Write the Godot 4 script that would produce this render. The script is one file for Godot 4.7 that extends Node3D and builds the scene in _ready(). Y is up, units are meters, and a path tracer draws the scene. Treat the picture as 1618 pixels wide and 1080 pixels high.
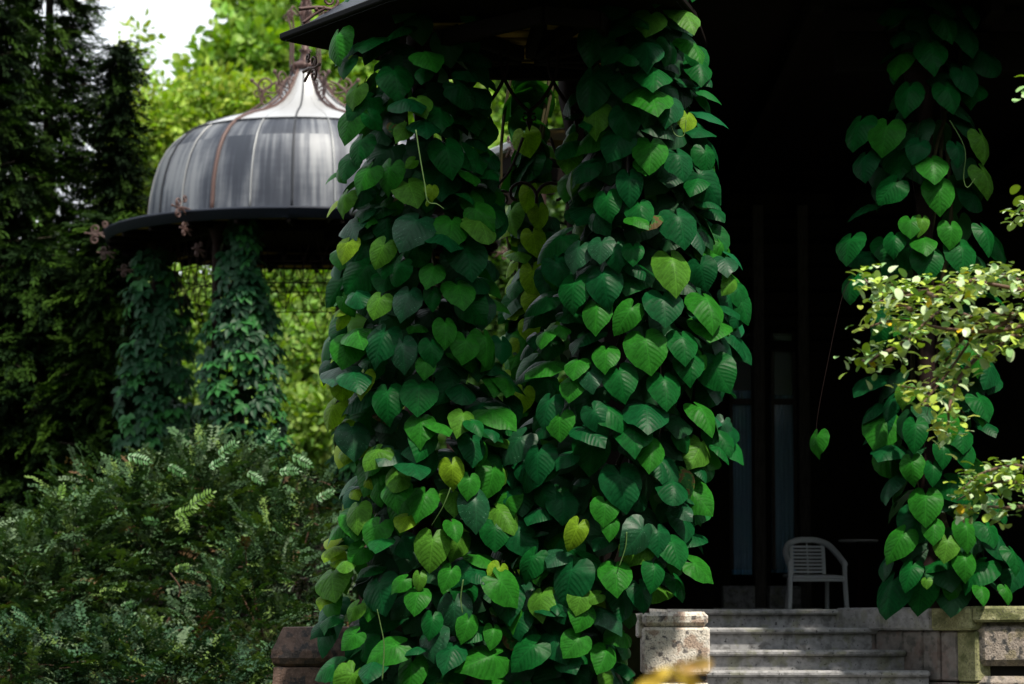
extends Node3D
# A vine-covered garden pavilion with a metal-domed gazebo beyond it. Metres, y up, the camera looks along -z.

const LENS := 4500.0      # focal length in photograph pixels (1080 rows)
const EYE := 1.05
const TOP := 1.187        # level of the terrace floor
var rng := RandomNumberGenerator.new()
var counts := {}
var M := {}
var leaf_shapes := []

func lin(r: float, g: float, b: float) -> Color:
	return Color(r, g, b).linear_to_srgb()

# a point of the place, given where it was read off the photograph and how far away it stands
func pt(px: float, py: float, d: float) -> Vector3:
	var a := atan(450.0 / LENS)
	var v := Vector3(0, sin(a), -cos(a)) * LENS + Vector3.RIGHT * (px - 809.0) + Vector3(0, cos(a), sin(a)) * (540.0 - py)
	return Vector3(0, EYE, 0) + v * (d / -v.z)

func rr(a: float, b: float) -> float:
	return rng.randf_range(a, b)

func numbered(parent: Node, called: String) -> String:
	var key := str(parent.get_instance_id()) + called
	var n: int = counts.get(key, 0)
	counts[key] = n + 1
	return called if n == 0 else "%s_%03d" % [called, n]

func tag(o: Node3D, label := "", category := "", group := "", kind := "") -> Node3D:
	if label: o.set_meta("label", label)
	if category: o.set_meta("category", category)
	if group: o.set_meta("group", group)
	if kind: o.set_meta("kind", kind)
	return o

func thing(called: String, label: String, category: String, at := Vector3.ZERO, turn := 0.0, group := "") -> Node3D:
	var o := Node3D.new()
	o.name = numbered(self, called)
	add_child(o, true)
	o.position = at
	o.rotation.y = turn
	tag(o, label, category, group)
	return o

func obj(called: String, mesh: Mesh, mat: Material, parent: Node = self, xf := Transform3D.IDENTITY) -> MeshInstance3D:
	var o := MeshInstance3D.new()
	o.name = numbered(parent, called)
	o.mesh = mesh
	o.material_override = mat
	o.transform = xf
	parent.add_child(o, true)
	return o

func struct_(called: String, mesh: Mesh, mat: Material) -> MeshInstance3D:
	var o := obj(called, mesh, mat)
	tag(o, "", "", "", "structure")
	return o

func node(called: String, parent: Node, xf := Transform3D.IDENTITY) -> Node3D:
	var o := Node3D.new()
	o.name = numbered(parent, called)
	parent.add_child(o, true)
	o.transform = xf
	return o

func many(called: String, mesh: Mesh, mat: Material, xfs: Array, cols: Array, parent: Node = self) -> MultiMeshInstance3D:
	var mm := MultiMesh.new()
	mm.transform_format = MultiMesh.TRANSFORM_3D
	mm.use_colors = true
	mm.mesh = mesh
	mm.instance_count = xfs.size()
	for i in xfs.size():
		mm.set_instance_transform(i, xfs[i])
		mm.set_instance_color(i, cols[i])
	var o := MultiMeshInstance3D.new()
	o.name = numbered(parent, called)
	o.multimesh = mm
	o.material_override = mat
	parent.add_child(o, true)
	tag(o, "", "", "", "stuff")
	return o

# ---------------------------------------------------------------- shapes
func begin(flat := false) -> SurfaceTool:
	var st := SurfaceTool.new()
	st.begin(Mesh.PRIMITIVE_TRIANGLES)
	st.set_smooth_group(-1 if flat else 0)
	return st

func done(st: SurfaceTool) -> ArrayMesh:
	st.generate_normals()
	return st.commit()

func tri(st: SurfaceTool, a: Vector3, b: Vector3, c: Vector3, out: Vector3) -> void:
	if (b - a).cross(c - a).dot(out) > 0.0:
		var t := b
		b = c
		c = t
	st.set_uv(Vector2.ZERO)
	st.add_vertex(a)
	st.add_vertex(b)
	st.add_vertex(c)

func quad(st: SurfaceTool, a: Vector3, b: Vector3, c: Vector3, d: Vector3, out: Vector3) -> void:
	tri(st, a, b, c, out)
	tri(st, a, c, d, out)

# a box with chamfered edges
func rbox(st: SurfaceTool, xf: Transform3D, s: Vector3, b := 0.01) -> void:
	var h := s / 2.0
	b = minf(b, minf(h.x, minf(h.y, h.z)) * 0.9)
	var v := {}
	for sx in [-1, 1]:
		for sy in [-1, 1]:
			for sz in [-1, 1]:
				v[[0, sx, sy, sz]] = xf * Vector3(sx * h.x, sy * (h.y - b), sz * (h.z - b))
				v[[1, sx, sy, sz]] = xf * Vector3(sx * (h.x - b), sy * h.y, sz * (h.z - b))
				v[[2, sx, sy, sz]] = xf * Vector3(sx * (h.x - b), sy * (h.y - b), sz * h.z)
	for a in [-1, 1]:
		quad(st, v[[0, a, -1, -1]], v[[0, a, 1, -1]], v[[0, a, 1, 1]], v[[0, a, -1, 1]], xf.basis.x * a)
		quad(st, v[[1, -1, a, -1]], v[[1, 1, a, -1]], v[[1, 1, a, 1]], v[[1, -1, a, 1]], xf.basis.y * a)
		quad(st, v[[2, -1, -1, a]], v[[2, 1, -1, a]], v[[2, 1, 1, a]], v[[2, -1, 1, a]], xf.basis.z * a)
		for c in [-1, 1]:
			quad(st, v[[0, a, c, -1]], v[[0, a, c, 1]], v[[1, a, c, 1]], v[[1, a, c, -1]], xf.basis * Vector3(a, c, 0))
			quad(st, v[[0, a, -1, c]], v[[0, a, 1, c]], v[[2, a, 1, c]], v[[2, a, -1, c]], xf.basis * Vector3(a, 0, c))
			quad(st, v[[1, -1, a, c]], v[[1, 1, a, c]], v[[2, 1, a, c]], v[[2, -1, a, c]], xf.basis * Vector3(0, a, c))
			for e in [-1, 1]:
				tri(st, v[[0, a, c, e]], v[[1, a, c, e]], v[[2, a, c, e]], xf.basis * Vector3(a, c, e))

func box(at: Vector3, s: Vector3, b := 0.01, turn := Basis.IDENTITY) -> ArrayMesh:
	var st := begin(true)
	rbox(st, Transform3D(turn, at), s, b)
	return done(st)

func bar(st: SurfaceTool, a: Vector3, b: Vector3, w: float, h: float, bev := 0.004) -> void:
	var x := (b - a).normalized()
	var side := x.cross(Vector3.UP)
	if side.length() < 0.01: side = Vector3.RIGHT
	side = side.normalized()
	rbox(st, Transform3D(Basis(x, side.cross(x).normalized(), side), (a + b) / 2.0), Vector3(a.distance_to(b), h, w), bev)

func tube(st: SurfaceTool, pts: Array, r0: float, r1 := -1.0, sides := 6) -> void:
	if r1 < 0.0: r1 = r0
	var n := pts.size()
	var side := Vector3.ZERO
	var rings := []
	for i in n:
		var t: Vector3 = (pts[mini(i + 1, n - 1)] - pts[maxi(i - 1, 0)]).normalized()
		if side == Vector3.ZERO:
			side = t.cross(Vector3.UP if absf(t.y) < 0.9 else Vector3.RIGHT).normalized()
		side = (side - t * side.dot(t)).normalized()
		var up := t.cross(side)
		var r := lerpf(r0, r1, float(i) / maxf(1.0, n - 1))
		var ring := []
		for k in sides:
			ring.append(pts[i] + (side * cos(TAU * k / sides) + up * sin(TAU * k / sides)) * r)
		rings.append(ring)
	for i in n - 1:
		for k in sides:
			var l := (k + 1) % sides
			quad(st, rings[i][k], rings[i][l], rings[i + 1][l], rings[i + 1][k], rings[i][k] + rings[i][l] - pts[i] * 2.0)
	for e in [0, n - 1]:
		for k in sides - 2:
			tri(st, rings[e][0], rings[e][k + 1], rings[e][k + 2], (pts[0] - pts[1]) if e == 0 else (pts[n - 1] - pts[n - 2]))

# points of a smooth curve through the given ones
func curve(c: Array, steps := 5) -> Array:
	var out := []
	for i in c.size() - 1:
		var p0: Vector3 = c[maxi(i - 1, 0)]
		var p3: Vector3 = c[mini(i + 2, c.size() - 1)]
		for k in steps:
			out.append(c[i].cubic_interpolate(c[i + 1], p0, p3, float(k) / steps))
	out.append(c[c.size() - 1])
	return out

func spiral(c: Vector3, u: Vector3, v: Vector3, r: float, a0: float, turns: float, steps := 18, r_in := 0.22) -> Array:
	var out := []
	for i in steps + 1:
		var t := float(i) / steps
		var a := a0 + turns * TAU * t
		out.append(c + (u * cos(a) + v * sin(a)) * r * lerpf(1.0, r_in, t))
	return out

func lathe(st: SurfaceTool, prof: Array, n := 24, a0 := 0.0, a1 := TAU, at := Vector3.ZERO, uv_wide := 1.0) -> void:
	var total := 0.0
	var along := [0.0]
	for i in range(1, prof.size()):
		total += (prof[i] - prof[i - 1]).length()
		along.append(total)
	for i in prof.size() - 1:
		for k in n:
			var q := []
			for c in [[i, k], [i, k + 1], [i + 1, k + 1], [i + 1, k]]:
				var a := lerpf(a0, a1, float(c[1]) / n)
				q.append([at + Vector3(sin(a) * prof[c[0]].x, prof[c[0]].y, cos(a) * prof[c[0]].x), Vector2(a / TAU * uv_wide, along[c[0]])])
			var mid := lerpf(a0, a1, (k + 0.5) / n)
			var dp: Vector2 = prof[i + 1] - prof[i]
			var out := Vector3(sin(mid) * dp.y, -dp.x, cos(mid) * dp.y)
			for f in [[0, 1, 2], [0, 2, 3]]:
				var o: Array = f
				if (q[f[1]][0] - q[f[0]][0]).cross(q[f[2]][0] - q[f[0]][0]).dot(out) > 0.0:
					o = [f[0], f[2], f[1]]
				for e in o:
					st.set_uv(q[e][1])
					st.add_vertex(q[e][0])

# a flat slab whose outline lies in the ground plane
func slab(outline: Array, y0: float, y1: float) -> ArrayMesh:
	var st := begin(true)
	var p := PackedVector2Array(outline)
	var idx := Geometry2D.triangulate_polygon(p)
	for i in range(0, idx.size(), 3):
		for e in [[y0, Vector3.DOWN], [y1, Vector3.UP]]:
			tri(st, Vector3(p[idx[i]].x, e[0], p[idx[i]].y), Vector3(p[idx[i + 1]].x, e[0], p[idx[i + 1]].y), Vector3(p[idx[i + 2]].x, e[0], p[idx[i + 2]].y), e[1])
	var mid := Vector2.ZERO
	for q in p: mid += q / p.size()
	for i in p.size():
		var a := p[i]
		var b := p[(i + 1) % p.size()]
		var n := Vector2(b.y - a.y, a.x - b.x)
		if Geometry2D.is_point_in_polygon((a + b) / 2.0 + n.normalized() * 0.002, p): n = -n
		quad(st, Vector3(a.x, y0, a.y), Vector3(b.x, y0, b.y), Vector3(b.x, y1, b.y), Vector3(a.x, y1, a.y), Vector3(n.x, 0, n.y))
	return done(st)

# ---------------------------------------------------------------- materials
func noise(freq: float, sd: int, oct := 4, kind := FastNoiseLite.TYPE_SIMPLEX_SMOOTH) -> FastNoiseLite:
	var n := FastNoiseLite.new()
	n.noise_type = kind
	n.seed = sd
	n.frequency = freq
	n.fractal_octaves = oct
	return n

func noise_image(size: int, n: FastNoiseLite) -> Image:
	return n.get_seamless_image(size, size)

# colour picture: a base ramp over one noise, then stains (colour, noise, from, to, strength)
func stain_tex(size: int, ramp: Array, base: FastNoiseLite, stains: Array) -> ImageTexture:
	var im := Image.create(size, size, false, Image.FORMAT_RGB8)
	var b := noise_image(size, base).get_data()
	var others := []
	for s in stains: others.append(noise_image(size, s[1]).get_data())
	var g := []
	for i in 256:
		var t := i / 255.0 * (ramp.size() - 1)
		var k := mini(int(t), ramp.size() - 2)
		g.append(ramp[k].lerp(ramp[k + 1], t - k))
	for y in size:
		for x in size:
			var i := y * size + x
			var c: Color = g[b[i]]
			for s in stains.size():
				var v := smoothstep(stains[s][2], stains[s][3], others[s][i] / 255.0)
				if v > 0.0: c = c.lerp(stains[s][0], v * stains[s][4])
			im.set_pixel(x, y, c)
	im.generate_mipmaps()
	return ImageTexture.create_from_image(im)

func height_tex(size: int, n: FastNoiseLite) -> ImageTexture:
	return ImageTexture.create_from_image(noise_image(size, n))

func mat(called: String, color: Color, rough := 0.8, metal := 0.0, spec := 0.5) -> StandardMaterial3D:
	var m := StandardMaterial3D.new()
	m.resource_name = called
	m.albedo_color = color
	m.roughness = rough
	m.metallic = metal
	m.metallic_specular = spec
	M[called] = m
	return m

func world_tex(m: StandardMaterial3D, t: Texture2D, per_metre: float, relief: Texture2D = null, cm := 0.3) -> void:
	m.albedo_texture = t
	m.uv1_triplanar = true
	m.uv1_world_triplanar = true
	m.uv1_scale = Vector3.ONE * per_metre
	if relief:
		m.heightmap_enabled = true
		m.heightmap_texture = relief
		m.heightmap_scale = cm

# veins of a heart-shaped leaf: how far each texel lies from the nearest vein
func vein_field(size: int) -> PackedFloat32Array:
	var f := PackedFloat32Array()
	f.resize(size * size)
	f.fill(1.0)
	var lines := []
	for k in 5:
		for s in [-1.0, 1.0]:
			var p := []
			var y0: float = -0.05 - 0.155 * k + s * 0.025
			for i in 40:
				var t := i / 39.0
				p.append(Vector2(s * t * 0.5, y0 - 0.30 * t * t - 0.20 * t))
			lines.append([p, 0.8])
	for s in [-1.0, 1.0]:
		for e in [[0.55, 0.12, 0.45], [0.5, 0.42, 0.2], [0.25, 0.42, -0.15]]:
			var p := []
			for i in 40:
				var t := i / 39.0
				p.append(Vector2(s * e[0] * t, e[1] * t - e[2] * t * t))
			lines.append([p, 1.0])
	var mid := []
	for i in 80: mid.append(Vector2(0, 0.05 - i / 79.0 * 1.02))
	lines.append([mid, 1.3])
	var reach := 0.11
	var rad := int(reach / 1.4 * size) + 1
	for l in lines:
		for p in l[0]:
			var cx := int((p.x / 1.4 + 0.5) * size)
			var cy := int((0.32 - p.y) / 1.4 * size)
			for y in range(maxi(0, cy - rad), mini(size, cy + rad + 1)):
				for x in range(maxi(0, cx - rad), mini(size, cx + rad + 1)):
					var d: float = Vector2((x + 0.5) / size * 1.4 - 0.7 - p.x, 0.32 - (y + 0.5) / size * 1.4 - p.y).length() / reach / l[1]
					if d < f[y * size + x]: f[y * size + x] = d
	return f

func leaf_textures() -> Dictionary:
	var size := 256
	var f := vein_field(size)
	var fine := noise_image(size, noise(0.06, 41, 3)).get_data()
	var blot := noise_image(size, noise(0.012, 42, 3)).get_data()
	var h := Image.create(size, size, false, Image.FORMAT_RGB8)
	var plain := Image.create(size, size, false, Image.FORMAT_RGB8)
	for y in size:
		for x in size:
			var i := y * size + x
			var d := f[i]
			var v := smoothstep(0.0, 0.9, d) * 0.75 + fine[i] / 255.0 * 0.12
			h.set_pixel(x, y, Color(v, v, v))
			var k := 0.70 + 0.16 * fine[i] / 255.0 + 0.20 * (blot[i] / 255.0 - 0.5)
			var vein := 1.0 - smoothstep(0.03, 0.12, d)
			var c := Color(k, k, k).lerp(Color(1.0, 1.0, 0.95), vein * 0.6)
			plain.set_pixel(x, y, c)
	h.bump_map_to_normal_map(4.0)
	var specked: Image = plain.duplicate()
	var green := lin(0.010, 0.085, 0.030)
	for y in size:
		for x in size:
			specked.set_pixel(x, y, specked.get_pixel(x, y) * green)
	rng.seed = 77
	for n in 170:
		var x := rng.randi_range(4, size - 5)
		var y := rng.randi_range(4, size - 5)
		if blot[y * size + x] < 118: continue
		specked.set_pixel(x, y, Color(0.75, 0.85, 0.8))
		if rng.randf() < 0.5: specked.set_pixel(x + 1, y, Color(0.55, 0.7, 0.62))
		if rng.randf() < 0.4: specked.set_pixel(x, y + 1, Color(0.5, 0.65, 0.58))
	var worn: Image = plain.duplicate()
	var mid := lin(0.020, 0.13, 0.020)
	for y in size:
		for x in size:
			var i := y * size + x
			var c: Color = worn.get_pixel(x, y) * mid
			var e := Vector2((x + 0.5) / size * 1.4 - 0.7, 0.42 - (y + 0.5) / size * 1.4 + 0.25).length()
			var v := smoothstep(0.50, 0.62, blot[i] / 255.0 + 0.35 * (e - 0.42)) * 0.85
			c = c.lerp(lin(0.16, 0.15, 0.02), smoothstep(0.42, 0.5, blot[i] / 255.0 + 0.35 * (e - 0.42)) * 0.5).lerp(lin(0.075, 0.042, 0.018), v)
			worn.set_pixel(x, y, c)
	return {"worn": ImageTexture.create_from_image(worn), "normal": ImageTexture.create_from_image(h), "plain": ImageTexture.create_from_image(plain), "specked": ImageTexture.create_from_image(specked)}

func leaf_mat(called: String, c: Color, t: Dictionary, tex: String, rough: float, through: Color, wavy := 1.0, spec := 0.5) -> void:
	var m := mat(called, c, rough, 0.0, spec)
	if tex: m.albedo_texture = t[tex]
	m.texture_repeat = false
	m.normal_enabled = true
	m.normal_texture = t.normal
	m.normal_scale = wavy
	if through.v > 0.0:
		m.backlight_enabled = true
		m.backlight = through

# ---------------------------------------------------------------- leaves
const HEART := [[0, 1.0], [7, 0.90], [18, 0.80], [35, 0.71], [55, 0.64], [75, 0.59], [95, 0.56], [115, 0.54], [135, 0.53], [150, 0.51], [163, 0.42], [172, 0.26], [180, 0.07]]

func heart_r(deg: float) -> float:
	deg = absf(deg)
	for i in HEART.size() - 1:
		if deg <= HEART[i + 1][0]:
			return lerpf(HEART[i][1], HEART[i + 1][1], (deg - HEART[i][0]) / (HEART[i + 1][0] - HEART[i][0]))
	return 0.09

# unit-length heart-shaped blade: stalk at the origin, tip at -y, upper face to +z
func heart_leaf(sd: int, wide: float, droop: float, fold: float, wave: float, tear := 0.0) -> ArrayMesh:
	rng.seed = sd
	var ph := rr(0, TAU)
	var ph2 := rr(0, TAU)
	var skew := rr(-0.12, 0.12)
	var ring_n := 27
	var V := PackedVector3Array([Vector3.ZERO])
	var U := PackedVector2Array([Vector2(0.5, 0.32 / 1.4)])
	var I := PackedInt32Array()
	var rings := [0.3, 0.62, 0.86, 1.0]
	for f in rings:
		for k in ring_n:
			var deg := -179.0 + 358.0 * k / (ring_n - 1.0)
			var r: float = heart_r(deg) * f
			if f == 1.0: r *= 1.0 + 0.015 * sin(9.0 * k + ph) - (tear if (k + sd) % 9 == 2 else 0.0)
			var a := deg_to_rad(deg)
			var x: float = sin(a) * r * wide
			var y: float = -cos(a) * r
			var lob := maxf(0.0, y + 0.05)
			var z: float = -fold * pow(absf(x), 1.5) - droop * pow(maxf(0.0, -y - 0.15), 2.0) * 1.2 + wave * sin(absf(deg) * 0.06 + ph + (2.0 if deg > 0 else 0.0)) * r * r + wave * 0.5 * sin(deg * 0.11 + ph2) * r * r - lob * 0.35
			V.append(Vector3(x + skew * y * y * 0.5, y, z))
			U.append(Vector2(x / 1.4 + 0.5, (0.32 - y) / 1.4))
	for k in ring_n:
		var l := (k + 1) % ring_n
		if k == ring_n - 1: continue
		I.append_array([0, 1 + l, 1 + k])
		for s in rings.size() - 1:
			var a := 1 + s * ring_n
			var b := a + ring_n
			I.append_array([a + k, a + l, b + l, a + k, b + l, b + k])
	return from_arrays(V, U, I)

func from_arrays(V: PackedVector3Array, U: PackedVector2Array, I: PackedInt32Array) -> ArrayMesh:
	var N := PackedVector3Array()
	N.resize(V.size())
	for i in range(0, I.size(), 3):
		var n := (V[I[i + 2]] - V[I[i]]).cross(V[I[i + 1]] - V[I[i]])
		for k in 3: N[I[i + k]] += n
	for i in N.size(): N[i] = N[i].normalized()
	var arr := []
	arr.resize(Mesh.ARRAY_MAX)
	arr[Mesh.ARRAY_VERTEX] = V
	arr[Mesh.ARRAY_NORMAL] = N
	if U.size(): arr[Mesh.ARRAY_TEX_UV] = U
	arr[Mesh.ARRAY_INDEX] = I
	var m := ArrayMesh.new()
	m.add_surface_from_arrays(Mesh.PRIMITIVE_TRIANGLES, arr)
	return m

# a small pointed oval blade from `at` along `dir`, with its upper face to `up`, folded a little along the midrib
func blade(V: PackedVector3Array, I: PackedInt32Array, at: Vector3, dir: Vector3, up: Vector3, l: float, w: float, fold := 0.25) -> void:
	dir = dir.normalized()
	var s := dir.cross(up).normalized()
	up = s.cross(dir).normalized()
	var n := V.size()
	V.append_array([at, at + dir * l * 0.35 + s * w * 0.5 + up * w * fold, at + dir * l * 0.7 + s * w * 0.42 + up * w * fold * 0.6, at + dir * l - up * l * 0.10,
		at + dir * l * 0.7 - s * w * 0.42 + up * w * fold * 0.6, at + dir * l * 0.35 - s * w * 0.5 + up * w * fold, at + dir * l * 0.5])
	for k in 6:
		I.append_array([n + 6, n + (k + 1) % 6, n + k])

func blades(list: Array, fold := 0.25) -> ArrayMesh:
	var V := PackedVector3Array()
	var I := PackedInt32Array()
	for b in list: blade(V, I, b[0], b[1], b[2], b[3], b[4], fold)
	return from_arrays(V, PackedVector2Array(), I)

# how a hanging leaf sits: tip down and `lift` outwards, rolled about its own face, turned round the upright axis
func hung(at: Vector3, turn: float, lift: float, roll: float, size: float) -> Transform3D:
	var b := Basis(Vector3.UP, turn) * Basis(Vector3.RIGHT, -lift) * Basis(Vector3.BACK, roll)
	return Transform3D(b.scaled_local(Vector3.ONE * size), at)

# ================================================================ the place
func _ready() -> void:
	light_and_lens()
	materials()
	setting()
	house()
	canopy()
	steps_and_walls()
	chair_and_table()
	gazebo()
	walkway()
	vines()
	creepers()
	far_trees()
	conifers()
	shrubs()
	sunlit_branches()
	blurred_sprig()

func light_and_lens() -> void:
	var cam := Camera3D.new()
	cam.name = "camera"
	cam.fov = rad_to_deg(2.0 * atan(540.0 / LENS))
	cam.near = 0.2
	cam.far = 400.0
	cam.position = Vector3(0, EYE, 0)
	cam.rotation.x = atan(450.0 / LENS)
	var at := CameraAttributesPhysical.new()
	at.frustum_focal_length = 100.0
	at.frustum_focus_distance = 18.9
	at.frustum_near = 0.2
	at.frustum_far = 400.0
	at.exposure_aperture = 2.8
	cam.attributes = at
	cam.fov = rad_to_deg(2.0 * atan(540.0 / LENS))
	add_child(cam)
	cam.current = true

	var sky := ProceduralSkyMaterial.new()
	sky.sky_top_color = Color(0.94, 0.97, 1.0)
	sky.sky_horizon_color = Color(0.97, 0.99, 1.0)
	sky.sky_curve = 0.2
	sky.ground_bottom_color = Color(0.05, 0.06, 0.04)
	sky.ground_horizon_color = Color(0.10, 0.12, 0.08)
	var s := Sky.new()
	s.sky_material = sky
	var e := Environment.new()
	e.background_mode = Environment.BG_SKY
	e.sky = s
	e.background_energy_multiplier = 0.60
	e.tonemap_mode = Environment.TONE_MAPPER_LINEAR
	e.tonemap_exposure = 2.6
	e.sdfgi_enabled = true
	e.ssao_enabled = true
	e.ssil_enabled = true
	var we := WorldEnvironment.new()
	we.name = "world"
	we.environment = e
	add_child(we)

	var sun := DirectionalLight3D.new()
	sun.name = "sun"
	sun.light_energy = 0.8
	sun.light_color = Color(1.0, 0.965, 0.90)
	sun.light_angular_distance = 3.0
	sun.shadow_enabled = true
	sun.sky_mode = DirectionalLight3D.SKY_MODE_LIGHT_ONLY
	add_child(sun)
	sun.look_at_from_position(Vector3(3.0, 8.5, 4.0), Vector3.ZERO)

func materials() -> void:
	var grain := noise(0.03, 3, 5)
	var coarse := noise(0.008, 5, 5)
	var speck := noise(0.09, 7, 3)
	var relief := height_tex(512, noise(0.07, 9, 6))
	var m: StandardMaterial3D
	m = mat("pale_stone", Color.WHITE, 0.85)
	world_tex(m, stain_tex(512, [lin(0.56, 0.49, 0.41), lin(0.74, 0.68, 0.60), lin(0.82, 0.78, 0.72)], grain,
		[[lin(0.36, 0.24, 0.18), coarse, 0.55, 0.75, 0.7], [lin(0.05, 0.045, 0.048), noise(0.016, 21, 7), 0.60, 0.82, 0.7], [lin(0.05, 0.045, 0.05), speck, 0.66, 0.82, 0.7]]), 1.4, relief, 0.3)
	m = mat("step_stone", Color.WHITE, 0.8)
	world_tex(m, stain_tex(512, [lin(0.19, 0.19, 0.20), lin(0.29, 0.29, 0.30), lin(0.37, 0.37, 0.38)], grain,
		[[lin(0.09, 0.09, 0.09), noise(0.02, 24, 6), 0.5, 0.8, 0.6], [lin(0.03, 0.03, 0.032), noise(0.05, 23, 4), 0.74, 0.78, 0.8], [lin(0.16, 0.17, 0.08), noise(0.01, 25, 4), 0.62, 0.8, 0.35]]), 0.9, relief, 0.2)
	m = mat("mossy_stone", Color.WHITE, 0.9)
	world_tex(m, stain_tex(512, [lin(0.13, 0.13, 0.06), lin(0.25, 0.25, 0.12), lin(0.36, 0.35, 0.21)], grain,
		[[lin(0.06, 0.07, 0.02), coarse, 0.55, 0.75, 0.7], [lin(0.05, 0.05, 0.04), speck, 0.66, 0.75, 0.7]]), 1.1, relief, 0.3)
	m = mat("rose_stone", Color.WHITE, 0.85)
	world_tex(m, stain_tex(512, [lin(0.16, 0.135, 0.115), lin(0.27, 0.225, 0.19), lin(0.38, 0.33, 0.29)], grain,
		[[lin(0.035, 0.035, 0.035), noise(0.014, 27, 5), 0.55, 0.72, 0.9], [lin(0.20, 0.17, 0.08), coarse, 0.55, 0.75, 0.5], [lin(0.04, 0.04, 0.04), speck, 0.68, 0.76, 0.7]]), 1.3, relief, 0.4)
	m = mat("panel_stone", Color.WHITE, 0.85)
	world_tex(m, stain_tex(512, [lin(0.14, 0.128, 0.12), lin(0.20, 0.18, 0.17), lin(0.26, 0.24, 0.23)], grain,
		[[lin(0.06, 0.06, 0.055), noise(0.014, 30, 6), 0.5, 0.75, 0.8], [lin(0.20, 0.10, 0.08), coarse, 0.6, 0.8, 0.4]]), 1.0, relief, 0.2)
	m = mat("brown_stone", Color.WHITE, 0.8)
	world_tex(m, stain_tex(512, [lin(0.075, 0.045, 0.033), lin(0.13, 0.078, 0.06), lin(0.18, 0.115, 0.09)], grain,
		[[lin(0.02, 0.02, 0.022), noise(0.012, 29, 5), 0.52, 0.66, 0.9], [lin(0.30, 0.22, 0.18), speck, 0.7, 0.8, 0.5]]), 1.2, relief, 0.3)
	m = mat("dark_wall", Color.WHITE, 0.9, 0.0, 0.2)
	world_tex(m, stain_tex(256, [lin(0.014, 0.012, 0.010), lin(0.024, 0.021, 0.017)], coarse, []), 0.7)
	m = mat("weathered_wood", Color.WHITE, 0.75, 0.0, 0.3)
	world_tex(m, stain_tex(256, [lin(0.05, 0.044, 0.04), lin(0.11, 0.10, 0.09)], grain, []), 2.0)
	m.uv1_scale = Vector3(4, 0.5, 4)
	m = mat("ochre_board", Color.WHITE, 0.8, 0.0, 0.2)
	world_tex(m, stain_tex(256, [lin(0.24, 0.15, 0.035), lin(0.36, 0.23, 0.055)], grain, []), 1.5)
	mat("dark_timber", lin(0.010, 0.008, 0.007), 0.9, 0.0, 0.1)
	mat("rust_iron", lin(0.080, 0.042, 0.036), 0.55, 0.15)
	mat("dark_iron", lin(0.018, 0.010, 0.009), 0.7, 0.0, 0.2)
	mat("black_gutter", lin(0.010, 0.013, 0.022), 0.5, 0.0, 0.3)
	mat("zinc_sky_glare", lin(0.40, 0.405, 0.415), 0.42, 0.4)  # upper dome tier, its white sky reflection put into the colour
	mat("grey_gutter", lin(0.016, 0.016, 0.017), 0.8, 0.0, 0.15)
	mat("chair_plastic", lin(0.66, 0.69, 0.71), 0.38)
	mat("table_plastic", lin(0.5, 0.5, 0.5), 0.5)
	m = mat("curtain", lin(0.20, 0.46, 0.66), 0.9, 0.0, 0.2)
	m.backlight_enabled = true
	m.backlight = Color(0.3, 0.45, 0.6)
	m = mat("glass", Color(0.9, 0.95, 1.0, 0.1), 0.05)
	m.transparency = BaseMaterial3D.TRANSPARENCY_ALPHA
	mat("bark", lin(0.045, 0.036, 0.028), 0.9, 0.0, 0.2)
	mat("vine_stem", lin(0.05, 0.045, 0.022), 0.8, 0.0, 0.2)
	mat("green_stem", lin(0.055, 0.12, 0.02), 0.6)
	mat("red_twig", lin(0.10, 0.05, 0.03), 0.7)
	m = mat("soil", Color.WHITE, 0.95, 0.0, 0.1)
	world_tex(m, stain_tex(256, [lin(0.018, 0.020, 0.010), lin(0.045, 0.052, 0.018)], grain, []), 0.6)
	# zinc sheets of the dome, with streaks that run down
	m = mat("zinc", Color.WHITE, 0.55, 0.3)
	var size := 512
	var im := Image.create(size, size, false, Image.FORMAT_RGB8)
	var n1 := noise(0.02, 61, 5)
	var n2 := noise(0.006, 62, 3)
	for y in size:
		for x in size:
			var a := n1.get_noise_2d(x * 3.6, y * 0.05)
			var a2 := n1.get_noise_2d(x * 0.5 + 300.0, y * 0.03)
			var b := n2.get_noise_2d(x * 1.3, y * 0.12)
			var c := n1.get_noise_2d(x * 0.8 + 900.0, y * 0.8)
			var v := clampf(0.40 + a * 0.5 + a2 * 0.7 + b * 0.9 + c * 0.08, 0.0, 1.0)
			im.set_pixel(x, y, lin(0.026, 0.031, 0.045).lerp(lin(0.19, 0.198, 0.212), v * v * (3.0 - 2.0 * v)))
	m.albedo_texture = ImageTexture.create_from_image(im)
	mat("zinc_seam", lin(0.26, 0.265, 0.27), 0.45, 0.5)
	mat("dark_seam", lin(0.02, 0.022, 0.028), 0.5, 0.4)
	# foliage
	var t := leaf_textures()
	leaf_mat("leaf_blue", lin(0.006, 0.088, 0.024), t, "plain", 0.40, Color(0.42, 0.50, 0.10), 0.45, 0.18)
	leaf_mat("leaf_deep", lin(0.007, 0.115, 0.020), t, "plain", 0.40, Color(0.45, 0.55, 0.10), 0.45, 0.18)
	leaf_mat("leaf_mid", lin(0.028, 0.21, 0.018), t, "plain", 0.40, Color(0.60, 0.74, 0.10), 0.45, 0.18)
	leaf_mat("leaf_light", lin(0.10, 0.30, 0.030), t, "plain", 0.40, Color(0.66, 0.80, 0.08), 0.45, 0.18)
	leaf_mat("leaf_yellow", lin(0.25, 0.46, 0.025), t, "plain", 0.40, Color(0.78, 0.92, 0.08), 0.45, 0.18)  # yellow tone also stands in for leaves lit through from behind
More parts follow.
